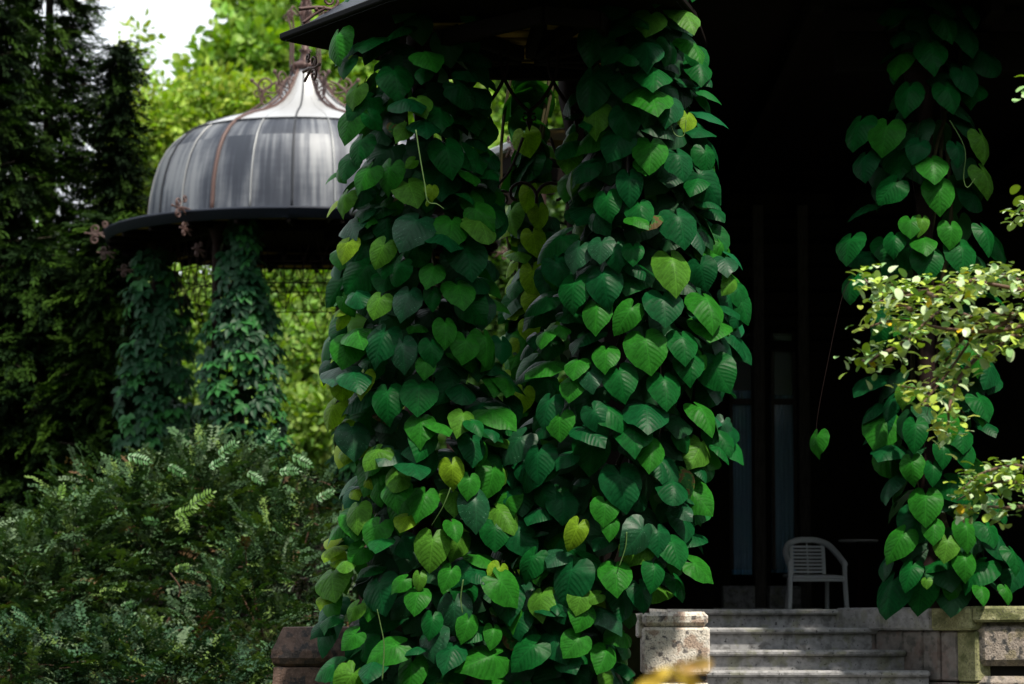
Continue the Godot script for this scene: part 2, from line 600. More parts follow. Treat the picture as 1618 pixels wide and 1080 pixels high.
	leaf_mat("leaf_specked", Color.WHITE, t, "specked", 0.42, Color(0.4, 0.5, 0.1), 0.28, 0.3)
	leaf_mat("leaf_worn", Color.WHITE, t, "worn", 0.55, Color(0.4, 0.5, 0.1), 0.5, 0.18)
	leaf_mat("leaf_shade", Color.WHITE, t, "", 0.45, Color(0.5, 0.6, 0.1), 0.4, 0.25)
	M.leaf_shade.vertex_color_use_as_albedo = true
	for i in 9:
		rng.seed = 300 + i
		leaf_shapes.append(heart_leaf(500 + i * 7, [1.0, 0.92, 1.08, 0.86, 1.0, 0.95, 1.12, 0.8, 1.0][i], rr(0.15, 0.5), rr(0.25, 0.75), rr(0.02, 0.07), 0.16 if i == 8 else 0.0))
	m = mat("foliage", Color.WHITE, 0.5, 0.0, 0.4)
	m.vertex_color_use_as_albedo = true
	m.backlight_enabled = true
	m.backlight = Color(0.80, 0.86, 0.16)
	m = mat("needles", Color.WHITE, 0.65, 0.0, 0.15)
	m.vertex_color_use_as_albedo = true
	m.backlight_enabled = true
	m.backlight = Color(0.35, 0.42, 0.08)
	m = mat("small_leaf", Color.WHITE, 0.6, 0.0, 0.18)
	m.vertex_color_use_as_albedo = true
	m.backlight_enabled = true
	m.backlight = Color(0.45, 0.5, 0.1)
	mat("creeper_leaf", lin(0.009, 0.045, 0.017), 0.5, 0.0, 0.3)
	M.creeper_leaf.backlight_enabled = true
	M.creeper_leaf.backlight = Color(0.16, 0.22, 0.04)
	mat("creeper_light", lin(0.022, 0.11, 0.024), 0.5, 0.0, 0.3)
	M.creeper_light.backlight_enabled = true
	M.creeper_light.backlight = Color(0.2, 0.27, 0.05)

func setting() -> void:
	var g := struct_("ground", PlaneMesh.new(), M.soil)
	g.mesh.size = Vector2(600, 600)
	g.position = Vector3(0, 0, -60)
	# the raised terrace on which the pavilion and the gazebo stand
	struct_("terrace", slab([Vector2(-9.0, -32.2), Vector2(-1.0, -32.2), Vector2(-1.0, -20.4), Vector2(0.95, -20.4), Vector2(1.2, -22.006), Vector2(2.5, -22.006), Vector2(3.35, -20.9), Vector2(12, -20.9), Vector2(12, -48), Vector2(-9.0, -48)], -0.2, TOP - 0.05), M.soil)
	struct_("porch_floor", slab([Vector2(0.95, -20.45), Vector2(1.2, -22.01), Vector2(2.5, -22.01), Vector2(3.35, -20.95), Vector2(11.9, -20.95), Vector2(11.9, -30.0), Vector2(0.95, -30.0)], TOP - 0.045, TOP - 0.004), M.step_stone)

func house() -> void:
	var h := thing("pavilion_house", "dark shuttered pavilion house behind the chair, deep in shade under its veranda roof", "house", Vector3(6.0, TOP, -30.0))
	var at := -h.position
	# back wall, pierced by two narrow windows
	for w in [[0.9, 2.30], [2.56, 2.72], [3.02, 12.0]]:
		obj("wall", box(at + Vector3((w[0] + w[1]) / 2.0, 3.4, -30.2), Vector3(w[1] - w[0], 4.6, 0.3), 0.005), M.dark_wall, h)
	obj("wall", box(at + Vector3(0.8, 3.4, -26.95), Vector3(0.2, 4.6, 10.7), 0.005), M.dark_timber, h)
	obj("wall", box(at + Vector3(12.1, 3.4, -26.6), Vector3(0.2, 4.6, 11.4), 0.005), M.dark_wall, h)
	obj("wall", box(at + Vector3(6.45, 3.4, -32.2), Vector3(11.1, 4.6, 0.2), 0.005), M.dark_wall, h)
	for x in [2.43, 2.87]:
		obj("wall", box(at + Vector3(x, 4.95, -30.2), Vector3(0.3, 1.6, 0.26), 0.005), M.dark_wall, h)
		var w := node("window", h)
		obj("frame", box(at + Vector3(x - 0.118, 2.9, -30.03), Vector3(0.035, 2.5, 0.06), 0.006), M.weathered_wood, w)
		obj("frame", box(at + Vector3(x + 0.118, 2.9, -30.03), Vector3(0.035, 2.5, 0.06), 0.006), M.weathered_wood, w)
		obj("frame", box(at + Vector3(x, 3.42, -30.03), Vector3(0.2, 0.06, 0.055), 0.006), M.weathered_wood, w)
		obj("pane", box(at + Vector3(x, 2.9, -30.08), Vector3(0.2, 2.5, 0.006), 0.001), M.glass, w)
	for x in [2.60, 3.07]:
		obj("post", box(at + Vector3(x, 3.35, -29.95), Vector3(0.12, 4.3, 0.16), 0.012), M.weathered_wood, h)
	for x in [2.36, 2.84]:
		obj("sill", box(at + Vector3(x, TOP + 0.16, -29.9), Vector3(0.34, 0.26, 0.26), 0.015), M.step_stone, h)
	obj("ledge", box(at + Vector3(2.66, TOP + 0.03, -29.82), Vector3(1.1, 0.06, 0.5), 0.01), M.step_stone, h)
	for i in 6:
		obj("board", box(at + Vector3(2.75, 4.0 + i * 0.26, -29.93), Vector3(3.2, 0.10, 0.09), 0.01), M.dark_wall, h)
	# veranda roof with its rafters
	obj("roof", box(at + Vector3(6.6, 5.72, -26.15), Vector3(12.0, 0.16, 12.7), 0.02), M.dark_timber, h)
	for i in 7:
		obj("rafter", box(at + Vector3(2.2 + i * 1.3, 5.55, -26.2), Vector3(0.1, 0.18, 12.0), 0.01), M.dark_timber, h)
	obj("lintel", box(at + Vector3(7.2, 5.3, -20.9), Vector3(9.6, 0.3, 0.16), 0.01), M.dark_timber, h)
	for x in [3.03, 6.3, 9.5]:
		var st := begin()
		lathe(st, [Vector2(0.10, 0), Vector2(0.10, 0.2), Vector2(0.07, 0.25), Vector2(0.06, 3.6), Vector2(0.15, 3.95), Vector2(0.15, 4.1)], 12, 0, TAU, at + Vector3(x, TOP, -20.75))
		obj("pillar", done(st), M.dark_iron, h)
	# curtains, hanging inside
	for c in [[2.43, 0.22, 1.60, 3.55, "pale blue curtain with narrow folds, half hidden by leaves beside the window post"], [2.87, 0.26, 1.62, 3.50, "blue curtain hanging in the narrow window straight behind the plastic chair"]]:
		var st := begin()
		var pa := Vector3.ZERO
		for i in 37:
			var t := i / 36.0
			var p := Vector3(c[0] + (t - 0.5) * c[1], c[2], -30.2 + 0.030 * sin(t * 34.0) + 0.014 * sin(t * 81.0))
			if i > 0:
				for k in 4:
					var y0: float = lerpf(c[2], c[3], k / 4.0)
					var y1: float = lerpf(c[2], c[3], (k + 1) / 4.0)
					quad(st, Vector3(pa.x, y0, pa.z), Vector3(p.x, y0, p.z), Vector3(p.x, y1, p.z), Vector3(pa.x, y1, pa.z), Vector3.BACK)
			pa = p
		tag(obj("curtain", done(st), M.curtain), c[4], "curtain", "curtains in the narrow windows")

# iron scroll-work: a cluster of C-scrolls in the upright plane through `u`
func scroll_cluster(st: SurfaceTool, c: Vector3, u: Vector3, s: float, r := 0.012) -> void:
	var v := Vector3.UP
	tube(st, spiral(c + u * 0.16 * s + v * 0.10 * s, u, v, 0.11 * s, -2.4, 1.5), r, r * 0.7, 5)
	tube(st, spiral(c + u * 0.17 * s - v * 0.12 * s, u, -v, 0.10 * s, -2.4, 1.4), r, r * 0.7, 5)
	tube(st, spiral(c - u * 0.02 * s + v * 0.20 * s, -u, v, 0.07 * s, -2.0, 1.3), r, r * 0.7, 5)
	tube(st, curve([c - u * 0.2 * s, c + u * 0.02 * s + v * 0.02 * s, c + u * 0.20 * s, c + u * 0.34 * s + v * 0.02 * s]), r * 1.2, r * 0.8, 5)
	tube(st, curve([c - u * 0.15 * s - v * 0.16 * s, c - v * 0.05 * s, c + u * 0.12 * s + v * 0.02 * s]), r, r, 5)
	rbox(st, Transform3D(Basis.IDENTITY, c + u * 0.36 * s + v * 0.02 * s), Vector3.ONE * 0.05 * s, 0.012 * s)
	rbox(st, Transform3D(Basis.IDENTITY, c), Vector3.ONE * 0.045 * s, 0.01 * s)

func canopy() -> void:
	var c := Vector3(0.12, 5.215, -19.9)
	var t := thing("porch_canopy", "dark eight-sided porch canopy with grey gutter, resting on the two leaf-covered columns", "canopy", c)
	var R := 1.73
	var ring := []
	for p in [[-1.73, 0.0], [-0.95, 1.25], [0.15, 2.45], [0.75, 2.2], [1.10, 0.75], [1.25, -0.3], [0.9, -0.85], [-1.1, -0.7]]: ring.append(Vector3(p[0], 0, p[1]) / R)
	for i in 8:
		var a: Vector3 = ring[i]
		var b: Vector3 = ring[(i + 1) % 8]
		var st := begin(true)
		quad(st, a * R, b * R, b * 0.10 + Vector3.UP * 1.0, a * 0.10 + Vector3.UP * 1.0, Vector3.UP)
		quad(st, a * R, b * R, b * R - Vector3.UP * 0.03, a * R - Vector3.UP * 0.03, a + b)
		obj("roof_panel", done(st), M.black_gutter, t)
		st = begin(true)
		quad(st, a * R - Vector3.UP * 0.03, b * R - Vector3.UP * 0.03, b * 0.10 + Vector3.UP * 0.05, a * 0.10 + Vector3.UP * 0.05, Vector3.DOWN)
		obj("soffit", done(st), M.dark_timber, t)
		st = begin(true)
		bar(st, a * (R + 0.02), b * (R + 0.02), 0.05, 0.045, 0.008)
		obj("gutter", done(st), M.grey_gutter if i in [0, 1, 7] else M.dark_timber, t)
		st = begin(true)
		bar(st, a * 0.1 - Vector3.UP * 0.14, a * (R * 0.55) - Vector3.UP * 0.10, 0.07, 0.10, 0.01)
		obj("rafter", done(st), M.dark_timber, t)
		st = begin(true)
		bar(st, a * R * 0.6 - Vector3.UP * 0.16, b * R * 0.6 - Vector3.UP * 0.16, 0.06, 0.12, 0.01)
		obj("beam", done(st), M.dark_timber, t)
		# curled iron at each corner
		if i in [2, 3, 4, 5, 6]: continue
		st = begin()
		scroll_cluster(st, a * (R - 0.22) + Vector3.UP * 0.20, -a if i == 0 else a, 0.62, 0.013)
		if i == 0:
			scroll_cluster(st, a * (R - 0.18) + Vector3(0, -0.26, 0.12), Vector3(0.5, 0, 0.85), 0.45, 0.011)
		obj("iron_scroll", done(st), M.rust_iron, t)
	# ochre boards of the ceiling, seen between the dark timbers
	for i in 6:
		for k in 3:
			obj("ceiling_board", box(Vector3(-0.62 + k * 0.46 + 0.06 * (i % 2), -0.055, 0.62 - i * 0.26), Vector3(0.36, 0.02, 0.15), 0.004), M.ochre_board, t)
	# four iron columns, and arched brackets with drop finials between them
	var cols := [Vector3(-0.73, 0, 0.55), Vector3(0.73, 0, 0.55), Vector3(0.34, 0, -0.75), Vector3(-0.75, 0, -0.6)]
	for p in cols:
		var st := begin()
		lathe(st, [Vector2(0.08, 1.08 - 5.15), Vector2(0.08, -3.6), Vector2(0.06, -3.5), Vector2(0.06, -0.6), Vector2(0.12, -0.3), Vector2(0.12, -0.12)], 12, 0, TAU, p)
		obj("column", done(st), M.dark_iron, t)
	for x in [-0.35, 0.0, 0.33]:
		var st := begin()
		for s in [-1.0, 1.0]:
			tube(st, curve([Vector3(x + s * 0.20, -0.12, 0.45), Vector3(x + s * 0.19, -0.34, 0.45), Vector3(x + s * 0.10, -0.52, 0.45), Vector3(x, -0.62, 0.45)]), 0.013, 0.013, 5)
			tube(st, spiral(Vector3(x + s * 0.03, -0.66, 0.45), Vector3(s, 0, 0), Vector3.UP, 0.03, 1.2, 1.1, 10), 0.008, 0.006, 5)
		lathe(st, [Vector2(0.0, -0.60), Vector2(0.022, -0.62), Vector2(0.012, -0.66), Vector2(0.024, -0.69), Vector2(0.0, -0.76)], 8, 0, TAU, Vector3(x, 0, 0.45))
		obj("bracket", done(st), M.dark_iron, t)
	for s in [-1.0, 1.0]:
		var st := begin()
		tube(st, spiral(Vector3(0.06 + s * 0.13, -1.03, -0.72), Vector3(-s, 0, 0), Vector3.UP, 0.14, -0.4, 0.75), 0.013, 0.012, 5)
		tube(st, spiral(Vector3(0.06 + s * 0.25, -1.05, -0.72), Vector3(-s, 0, 0), Vector3.UP, 0.06, 1.0, 1.6), 0.010, 0.008, 5)
		tube(st, curve([Vector3(0.06 + s * 0.1, -0.6, -0.72), Vector3(0.06 + s * 0.2, -0.85, -0.72), Vector3(0.06 + s * 0.34, -1.0, -0.72)]), 0.011, 0.011, 5)
		obj("bracket", done(st), M.dark_iron, t)

func cut_block(st: SurfaceTool, c: Vector3, s: Vector3, b: float, turn := 0.0) -> void:
	rbox(st, Transform3D(Basis(Vector3.UP, turn), c), s, b)

func steps_and_walls() -> void:
	# flight of steps between two stone cheeks
	var t := thing("stone_steps", "worn grey stone steps rising from the lichened pedestal to the terrace with the chair", "steps", Vector3(2.0, 0, -21.0))
	var o := -t.position
	var lv := [TOP, 1.045, 0.88, 0.733, 0.59, 0.44, 0.29, 0.14]
	var right := [2.52, 2.77, 2.93, 3.05, 3.17, 3.29, 3.4, 3.5]
	for i in lv.size():
		var z0: float = -22.0 + i * 0.35
		var rise: float = lv[i] - (lv[i + 1] if i + 1 < lv.size() else 0.0)
		# every tread is a slab with a rounded nosing that overhangs its riser
		obj("tread", box(o + Vector3((1.18 + right[i]) / 2.0, lv[i] - 0.0225, z0 - 0.20 + 0.025), Vector3(right[i] - 1.18, 0.045, 0.44), 0.014), M.step_stone, t)
		obj("riser", box(o + Vector3((1.18 + right[i]) / 2.0 - 0.003, lv[i] - 0.045 - rise / 2.0, z0 - 0.2), Vector3(right[i] - 1.186, rise, 0.40), 0.006), M.step_stone, t)
	# right cheek: a splayed wall of upright slabs under a coping
	var w := thing("splayed_step_wall", "splayed stone wall at the step ends, upright rosy slabs under a mossy coping", "wall", Vector3(2.9, 0, -21.2))
	o = -w.position
	var a := Vector3(2.50, 0, -22.0)
	var b := Vector3(3.30, 0, -20.52)
	var dir := (b - a).normalized()
	var turn := atan2(-dir.z, dir.x)
	var inward := Vector3.UP.cross(dir)
	var length := a.distance_to(b)
	for i in 3:
		var f0: float = [0.0, 0.36, 0.72][i]
		var f1: float = [0.355, 0.715, 1.0][i]
		var c := a.lerp(b, (f0 + f1) / 2.0) + inward * 0.20
		obj("coping_stone", box(o + Vector3(c.x, TOP - 0.076, c.z), Vector3((f1 - f0) * length, 0.17, 0.44), 0.015, Basis(Vector3.UP, turn)), M.mossy_stone if i == 2 else M.step_stone, w)
	var cuts := [0.0, 0.26, 0.47, 0.62, 0.74, 0.86, 1.0]
	for i in cuts.size() - 1:
		for k in 2:
			var c := a.lerp(b, (cuts[i] + cuts[i + 1]) / 2.0) + inward * (0.235 + 0.006 * ((i * 2 + k) % 3))
			var y0: float = [0.66, 0.0][k]
			var y1: float = [TOP - 0.166, 0.65][k]
			obj("stone", box(o + Vector3(c.x, (y0 + y1) / 2.0, c.z), Vector3((cuts[i + 1] - cuts[i]) * length - 0.012, y1 - y0, 0.42), 0.012, Basis(Vector3.UP, turn)), M.mossy_stone if i == 5 else M.panel_stone, w)
	# front wall to the right: coping, cushion-faced blocks, dark recess
	var f := thing("terrace_front_wall", "terrace wall beside the steps, yellow mossy coping over cushion-faced stone blocks", "wall", Vector3(5.0, 0, -20.6))
	o = -f.position
	var x := 3.30
	for i in 7:
		var l := 1.1
		obj("coping_stone", box(o + Vector3(x + l / 2.0, TOP - 0.045, -20.78), Vector3(l - 0.006, 0.115, 0.60), 0.018), M.mossy_stone, f)
		x += l
	for row in 3:
		x = 3.335
		var y1: float = [TOP - 0.105, 0.70, 0.33][row]
		var h: float = [0.31, 0.30, 0.29][row]
		for i in 8:
			var l: float = [0.95, 0.7, 1.1, 0.8][(i + row) % 4]
			var st := begin(true)
			cut_block(st, o + Vector3(x + l / 2.0, y1 - h / 2.0, -20.80), Vector3(l - 0.012, h, 0.56), 0.045)
			obj("stone", done(st), M.rose_stone, f)
			x += l
	obj("core", box(o + Vector3(7.2, 0.52, -20.82), Vector3(7.6, 1.1, 0.44), 0.01), M.dark_wall, f)
	# left pedestal, bright with lichen
	var p := thing("lichened_pedestal", "pale lichened stone pedestal with rounded cap at the foot of the grey steps", "pedestal", Vector3(1.15, 0, -20.35))
	obj("cap", box(Vector3(-0.005, 1.105, 0), Vector3(0.462, 0.105, 0.56), 0.03), M.pale_stone, p)
	var st := begin(true)
	cut_block(st, Vector3(0, 0.885, 0), Vector3(0.475, 0.33, 0.55), 0.018)
	obj("stone", done(st), M.pale_stone, p)
	obj("joint", box(Vector3(0, 0.69, -0.01), Vector3(0.44, 0.06, 0.50), 0.01), M.brown_stone, p)
	obj("stone", box(Vector3(0, 0.49, 0), Vector3(0.475, 0.34, 0.55), 0.02), M.pale_stone, p)
	obj("stone", box(Vector3(0, 0.155, 0), Vector3(0.475, 0.31, 0.55), 0.02), M.pale_stone, p)
	obj("side_slab", box(Vector3(-0.245, 1.06, -0.02), Vector3(0.05, 0.17, 0.5), 0.012), M.pale_stone, p)
	# low wall running back from it along the left side of the steps
	var lw := thing("step_side_wall", "low stone wall behind the lichened pedestal, closing off the steps", "wall", Vector3(1.08, 0, -21.3))
	for i in 3:
		obj("stone", box(Vector3(0, 0.56, 0.5 - i * 0.52), Vector3(0.3, 1.10, 0.51), 0.015), M.panel_stone, lw)
	# plinth under the left column, glimpsed between the leaves
	var pl := thing("column_plinth", "rough stone plinth glimpsed between leaves under the leafiest column", "plinth", Vector3(0.0, 0, -19.75))
	rng.seed = 31
	for row in 3:
		for i in 4:
			var l := 0.42
			obj("stone", box(Vector3(-0.9 + i * 0.45 + (0.1 if row % 2 else 0.0), 0.2 + row * 0.36, rr(-0.02, 0.02)), Vector3(l, 0.345, 0.5), 0.03), M.panel_stone if (i + row) % 3 else M.mossy_stone, pl)
	# brown moulded pedestal at the far left of the vine
	var bp := thing("brown_pedestal", "brown cracked stone pedestal with swelling sides, tucked against the vine by the bushes", "pedestal", Vector3(-1.30, 0, -19.95))
	for k in [[[Vector2(0.005, 0.0), Vector2(0.30, 0.0), Vector2(0.30, 0.40), Vector2(0.005, 0.41)], "base"], [[Vector2(0.005, 0.41), Vector2(0.33, 0.41), Vector2(0.345, 0.50), Vector2(0.335, 0.72), Vector2(0.33, 0.775), Vector2(0.005, 0.775)], "block"],
			[[Vector2(0.005, 0.78), Vector2(0.31, 0.78), Vector2(0.335, 0.80), Vector2(0.352, 0.84), Vector2(0.345, 0.89), Vector2(0.32, 0.94), Vector2(0.295, 1.0), Vector2(0.275, 1.045), Vector2(0.268, 1.05), Vector2(0.005, 1.055)], "cap"]]:
		var s2 := begin(true)
		var prof := []
		for q in k[0]: prof.append(Vector2(q.x * 1.414, q.y))
		lathe(s2, prof, 4, PI / 4.0, TAU + PI / 4.0)
		obj(k[1], done(s2), M.brown_stone, bp)

func chair_and_table() -> void:
	var c := thing("garden_chair", "grey plastic garden armchair with slatted back at the top of the steps", "chair", Vector3(2.84, TOP, -27.0), 0.12)
	var P: StandardMaterial3D = M.chair_plastic
	# four legs, the front ones rising to carry the arms
	for s in [-1.0, 1.0]:
		var st := begin()
		tube(st, curve([Vector3(s * 0.275, 0, 0.22), Vector3(s * 0.262, 0.30, 0.20), Vector3(s * 0.262, 0.455, 0.19), Vector3(s * 0.255, 0.475, 0.16)]), 0.024, 0.024, 8)
		obj("leg", done(st), P, c)
		st = begin()
		tube(st, curve([Vector3(s * 0.20, 0, -0.27), Vector3(s * 0.19, 0.2, -0.23), Vector3(s * 0.185, 0.36, -0.20)]), 0.022, 0.02, 8)
		obj("leg", done(st), P, c)
	# one bent rail makes the arms and the top of the back
	var st := begin()
	tube(st, curve([Vector3(-0.265, 0.445, 0.20), Vector3(-0.262, 0.485, 0.10), Vector3(-0.245, 0.56, -0.06), Vector3(-0.19, 0.645, -0.19), Vector3(-0.09, 0.685, -0.235), Vector3(0, 0.69, -0.24), Vector3(0.09, 0.685, -0.235), Vector3(0.19, 0.645, -0.19), Vector3(0.245, 0.56, -0.06), Vector3(0.262, 0.485, 0.10), Vector3(0.265, 0.445, 0.20)], 6), 0.029, 0.029, 8)
	obj("armrest", done(st), P, c)
	st = begin(true)
	rbox(st, Transform3D(Basis(Vector3.RIGHT, 0.05), Vector3(0, 0.335, 0.02)), Vector3(0.50, 0.035, 0.46), 0.015)
	rbox(st, Transform3D(Basis.IDENTITY, Vector3(0, 0.31, 0.225)), Vector3(0.50, 0.05, 0.03), 0.012)
	obj("seat", done(st), P, c)
	for s in [-1.0, 0.0, 1.0]:
		st = begin(true)
		bar(st, Vector3(s * 0.155, 0.34, -0.19), Vector3(s * 0.155, 0.665, -0.245), 0.035 if s else 0.012, 0.022, 0.006)
		obj("back_post", done(st), P, c)
	for i in 8:
		st = begin(true)
		var y := 0.385 + i * 0.034
		rbox(st, Transform3D(Basis(Vector3.RIGHT, -0.16), Vector3(0, y, -0.195 - i * 0.0055)), Vector3(0.30, 0.021, 0.014), 0.005)
		obj("slat", done(st), P, c)
	var t := thing("garden_table", "small pale table in the gloom beside the garden chair", "table", Vector3(3.42, TOP, -28.2))
	st = begin()
	lathe(st, [Vector2(0.0, 0.72), Vector2(0.19, 0.72), Vector2(0.20, 0.712), Vector2(0.19, 0.70), Vector2(0.0, 0.70)], 24)
	obj("tabletop", done(st), M.table_plastic, t)
	st = begin()
	lathe(st, [Vector2(0.15, 0.0), Vector2(0.14, 0.03), Vector2(0.03, 0.06), Vector2(0.025, 0.70)], 12)
	obj("stand", done(st), M.dark_iron, t)

func gazebo() -> void:
	var D := 35.5
	var base := Vector3(pt(478, 700, D).x, TOP - 0.03, -D)
	var g := thing("gazebo", "gazebo with streaked grey metal onion dome, brown iron ribs and tall finial", "gazebo", base)
	var H := func(py: float) -> float: return pt(478, py, D).y - base.y
	var k := 1.0 / 126.8
	# dome: twenty-four sheets round, in two tiers, between standing seams
	var lower := []
	for q in [[249, 367], [247, 350], [246, 338], [244, 318], [239, 295], [231, 270], [219, 248], [204, 231], [188, 219]]: lower.append(Vector2(q[0] * k, H.call(q[1])))
	var upper := []
	for q in [[187.5, 218.5], [168, 209], [142, 199.5], [112, 191], [84, 181], [62, 169], [45, 154], [33, 138], [24, 123], [18, 112]]: upper.append(Vector2(q[0] * k, H.call(q[1])))
	var dome := node("dome", g)
	for i in 24:
		var a0 := TAU * i / 24.0
		var a1 := TAU * (i + 1) / 24.0
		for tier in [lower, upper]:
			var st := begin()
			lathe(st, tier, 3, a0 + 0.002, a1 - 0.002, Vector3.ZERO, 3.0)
			obj("panel", done(st), M.zinc if tier == lower else M.zinc_sky_glare, dome)
	var whole := lower + upper
	for i in 24:
		var a := TAU * i / 24.0
		var st := begin()
		var pts := []
		for q in whole: pts.append(Vector3(sin(a) * (q.x + 0.006), q.y + 0.004, cos(a) * (q.x + 0.006)))
		if i % 4 == 2:
			tube(st, pts, 0.028, 0.022, 8)
			obj("rib", done(st), M.rust_iron, dome)
		else:
			var cut := pts if i % 4 == 0 else pts.slice(0, lower.size() + 1)
			tube(st, cut, 0.014, 0.011, 5)
			obj("seam", done(st), M.dark_seam if i % 2 == 0 else M.zinc_seam, dome)
	var sj := begin()
	var joint := []
	for i in 49: joint.append(Vector3(sin(TAU * i / 48.0) * 190 * k, H.call(218.5), cos(TAU * i / 48.0) * 190 * k))
	tube(sj, joint, 0.010, 0.010, 5)
	obj("seam", done(sj), M.dark_seam, dome)
	# eave: gutter ring, ochre soffit, dark beams
	var y := H.call(372) as float
	var st := begin()
	lathe(st, [Vector2(1.90, y + 0.05), Vector2(2.47, y + 0.012), Vector2(2.50, y - 0.005), Vector2(2.50, y - 0.02), Vector2(2.485, y - 0.03), Vector2(2.46, y - 0.125), Vector2(2.44, y - 0.13)], 48)
	obj("gutter", done(st), M.black_gutter, g)
	for i in 24:
		st = begin(true)
		lathe(st, [Vector2(1.55, y - 0.02), Vector2(2.43, y - 0.10)], 2, TAU * i / 24.0 + 0.03, TAU * (i + 1) / 24.0 - 0.03)
		obj("soffit_board", done(st), M.ochre_board, g)
		st = begin(true)
		var a := TAU * i / 24.0
		bar(st, Vector3(sin(a) * 1.3, y - 0.06, cos(a) * 1.3), Vector3(sin(a) * 2.44, y - 0.14, cos(a) * 2.44), 0.05, 0.08, 0.008)
		obj("rafter", done(st), M.dark_timber, g)
	st = begin(true)
	lathe(st, [Vector2(0.05, y + 0.10), Vector2(1.85, y + 0.02)], 24)
	obj("ceiling", done(st), M.dark_timber, g)
	# columns, ring beam, hanging lattice
	for i in 6:
		var a := PI / 6.0 + i * PI / 3.0
		var p := Vector3(sin(a) * 1.85, 0, cos(a) * 1.85)
		var b := a + PI / 3.0
		var q := Vector3(sin(b) * 1.85, 0, cos(b) * 1.85)
		st = begin()
		lathe(st, [Vector2(0.13, 0), Vector2(0.13, 0.4), Vector2(0.06, 0.45), Vector2(0.055, y - 0.3), Vector2(0.12, y - 0.1)], 10, 0, TAU, p)
		obj("column", done(st), M.dark_iron, g)
		st = begin(true)
		bar(st, p + Vector3.UP * (y - 0.10), q + Vector3.UP * (y - 0.10), 0.09, 0.14, 0.01)
		obj("beam", done(st), M.dark_timber, g)
		st = begin()
		var yt := y - 0.17
		tube(st, [p + Vector3.UP * (yt - 0.36), q + Vector3.UP * (yt - 0.36)], 0.009, 0.009, 5)
		tube(st, [p + Vector3.UP * (yt - 0.62), q + Vector3.UP * (yt - 0.62)], 0.009, 0.009, 5)
		for j in 8:
			var f := (j + 0.5) / 8.0
			var u := (q - p) / 8.0
			var c := p.lerp(q, f)
			tube(st, [c + Vector3.UP * (yt - 0.36), c + u * 0.5 + Vector3.UP * yt], 0.006, 0.006, 4)
			tube(st, [c + Vector3.UP * (yt - 0.36), c - u * 0.5 + Vector3.UP * yt], 0.006, 0.006, 4)
			tube(st, [c + Vector3.UP * (yt - 0.62), c + Vector3.UP * (yt - 0.36)], 0.006, 0.006, 4)
			tube(st, spiral(c + u * 0.25 + Vector3.UP * (yt - 0.49), u.normalized(), Vector3.UP, 0.10, 0.0, 1.0, 12, 1.0), 0.006, 0.006, 4)
			var drop := 0.62 + 0.34 * (1.0 - absf(f - 0.5) * 2.0) * (1.0 if j % 2 else 0.7)
			tube(st, curve([c - u * 0.5 + Vector3.UP * (yt - 0.62), c - u * 0.2 + Vector3.UP * (yt - drop + 0.06), c + Vector3.UP * (yt - drop), c + u * 0.2 + Vector3.UP * (yt - drop + 0.06), c + u * 0.5 + Vector3.UP * (yt - 0.62)], 3), 0.006, 0.006, 4)
		obj("lattice", done(st), M.dark_iron, g)
	# curled iron at six points of the eave, and smaller clusters below
	for i in 6:
		var a := -PI / 2.0 + i * PI / 3.0
		var u := Vector3(sin(a), 0, cos(a))
		st = begin()
		scroll_cluster(st, u * 2.52 + Vector3.UP * (y + 0.02), u, 0.62, 0.014)
		scroll_cluster(st, u * 2.44 + Vector3.UP * (y - 0.22), u, 0.42, 0.012)
		scroll_cluster(st, u * 2.18 + Vector3.UP * (y - 0.44), u, 0.42, 0.012)
		obj("iron_scroll", done(st), M.rust_iron, g)
	# scrolls standing on the shoulders of the dome, one on each rib
	for i in 6:
		var a := PI / 6.0 + i * PI / 3.0
		var u := Vector3(sin(a), 0, cos(a))
		var v := Vector3.UP
		st = begin()
		var s0 := u * 100 * k + v * (H.call(190) as float)
		tube(st, curve([s0 + u * 0.12, u * 72 * k + v * H.call(165), u * 66 * k + v * H.call(145), u * 52 * k + v * H.call(133), u * 40 * k + v * H.call(128)]), 0.016, 0.014, 5)
		tube(st, spiral(u * 62 * k + v * H.call(134), u, v, 0.11, -1.2, 1.4), 0.015, 0.010, 5)
		tube(st, spiral(u * 60 * k + v * H.call(157), u, -v, 0.10, -1.2, 1.4), 0.015, 0.010, 5)
		tube(st, spiral(u * 40 * k + v * H.call(140), -u, v, 0.07, 0.4, 1.3), 0.014, 0.010, 5)
		tube(st, curve([u * 84 * k + v * H.call(128), u * 66 * k + v * H.call(143), u * 46 * k + v * H.call(146), u * 33 * k + v * H.call(126)]), 0.014, 0.012, 5)
		tube(st, spiral(u * 76 * k + v * H.call(147), u, v, 0.06, 2.0, 1.5), 0.012, 0.009, 5)
		rbox(st, Transform3D(Basis.IDENTITY, u * 85 * k + v * H.call(127)), Vector3.ONE * 0.05, 0.012)
		obj("iron_scroll", done(st), M.rust_iron, g)
	# finial: collar, vase, spindle, and a cage of six bars
	st = begin()
	var prof := []
	for q in [[15, 114], [21, 111], [24, 107], [24, 104], [19, 100], [11, 97], [8.5, 92], [7, 84], [10, 81], [10, 79], [6, 77], [5.5, 60], [6, 40], [10, 26], [9, 20], [5, 10], [7, 4], [9, -2], [7, -10], [2, -40], [0, -60]]: prof.append(Vector2(q[0] * k, H.call(q[1])))
	lathe(st, prof, 16)
	obj("finial", done(st), M.rust_iron, g)
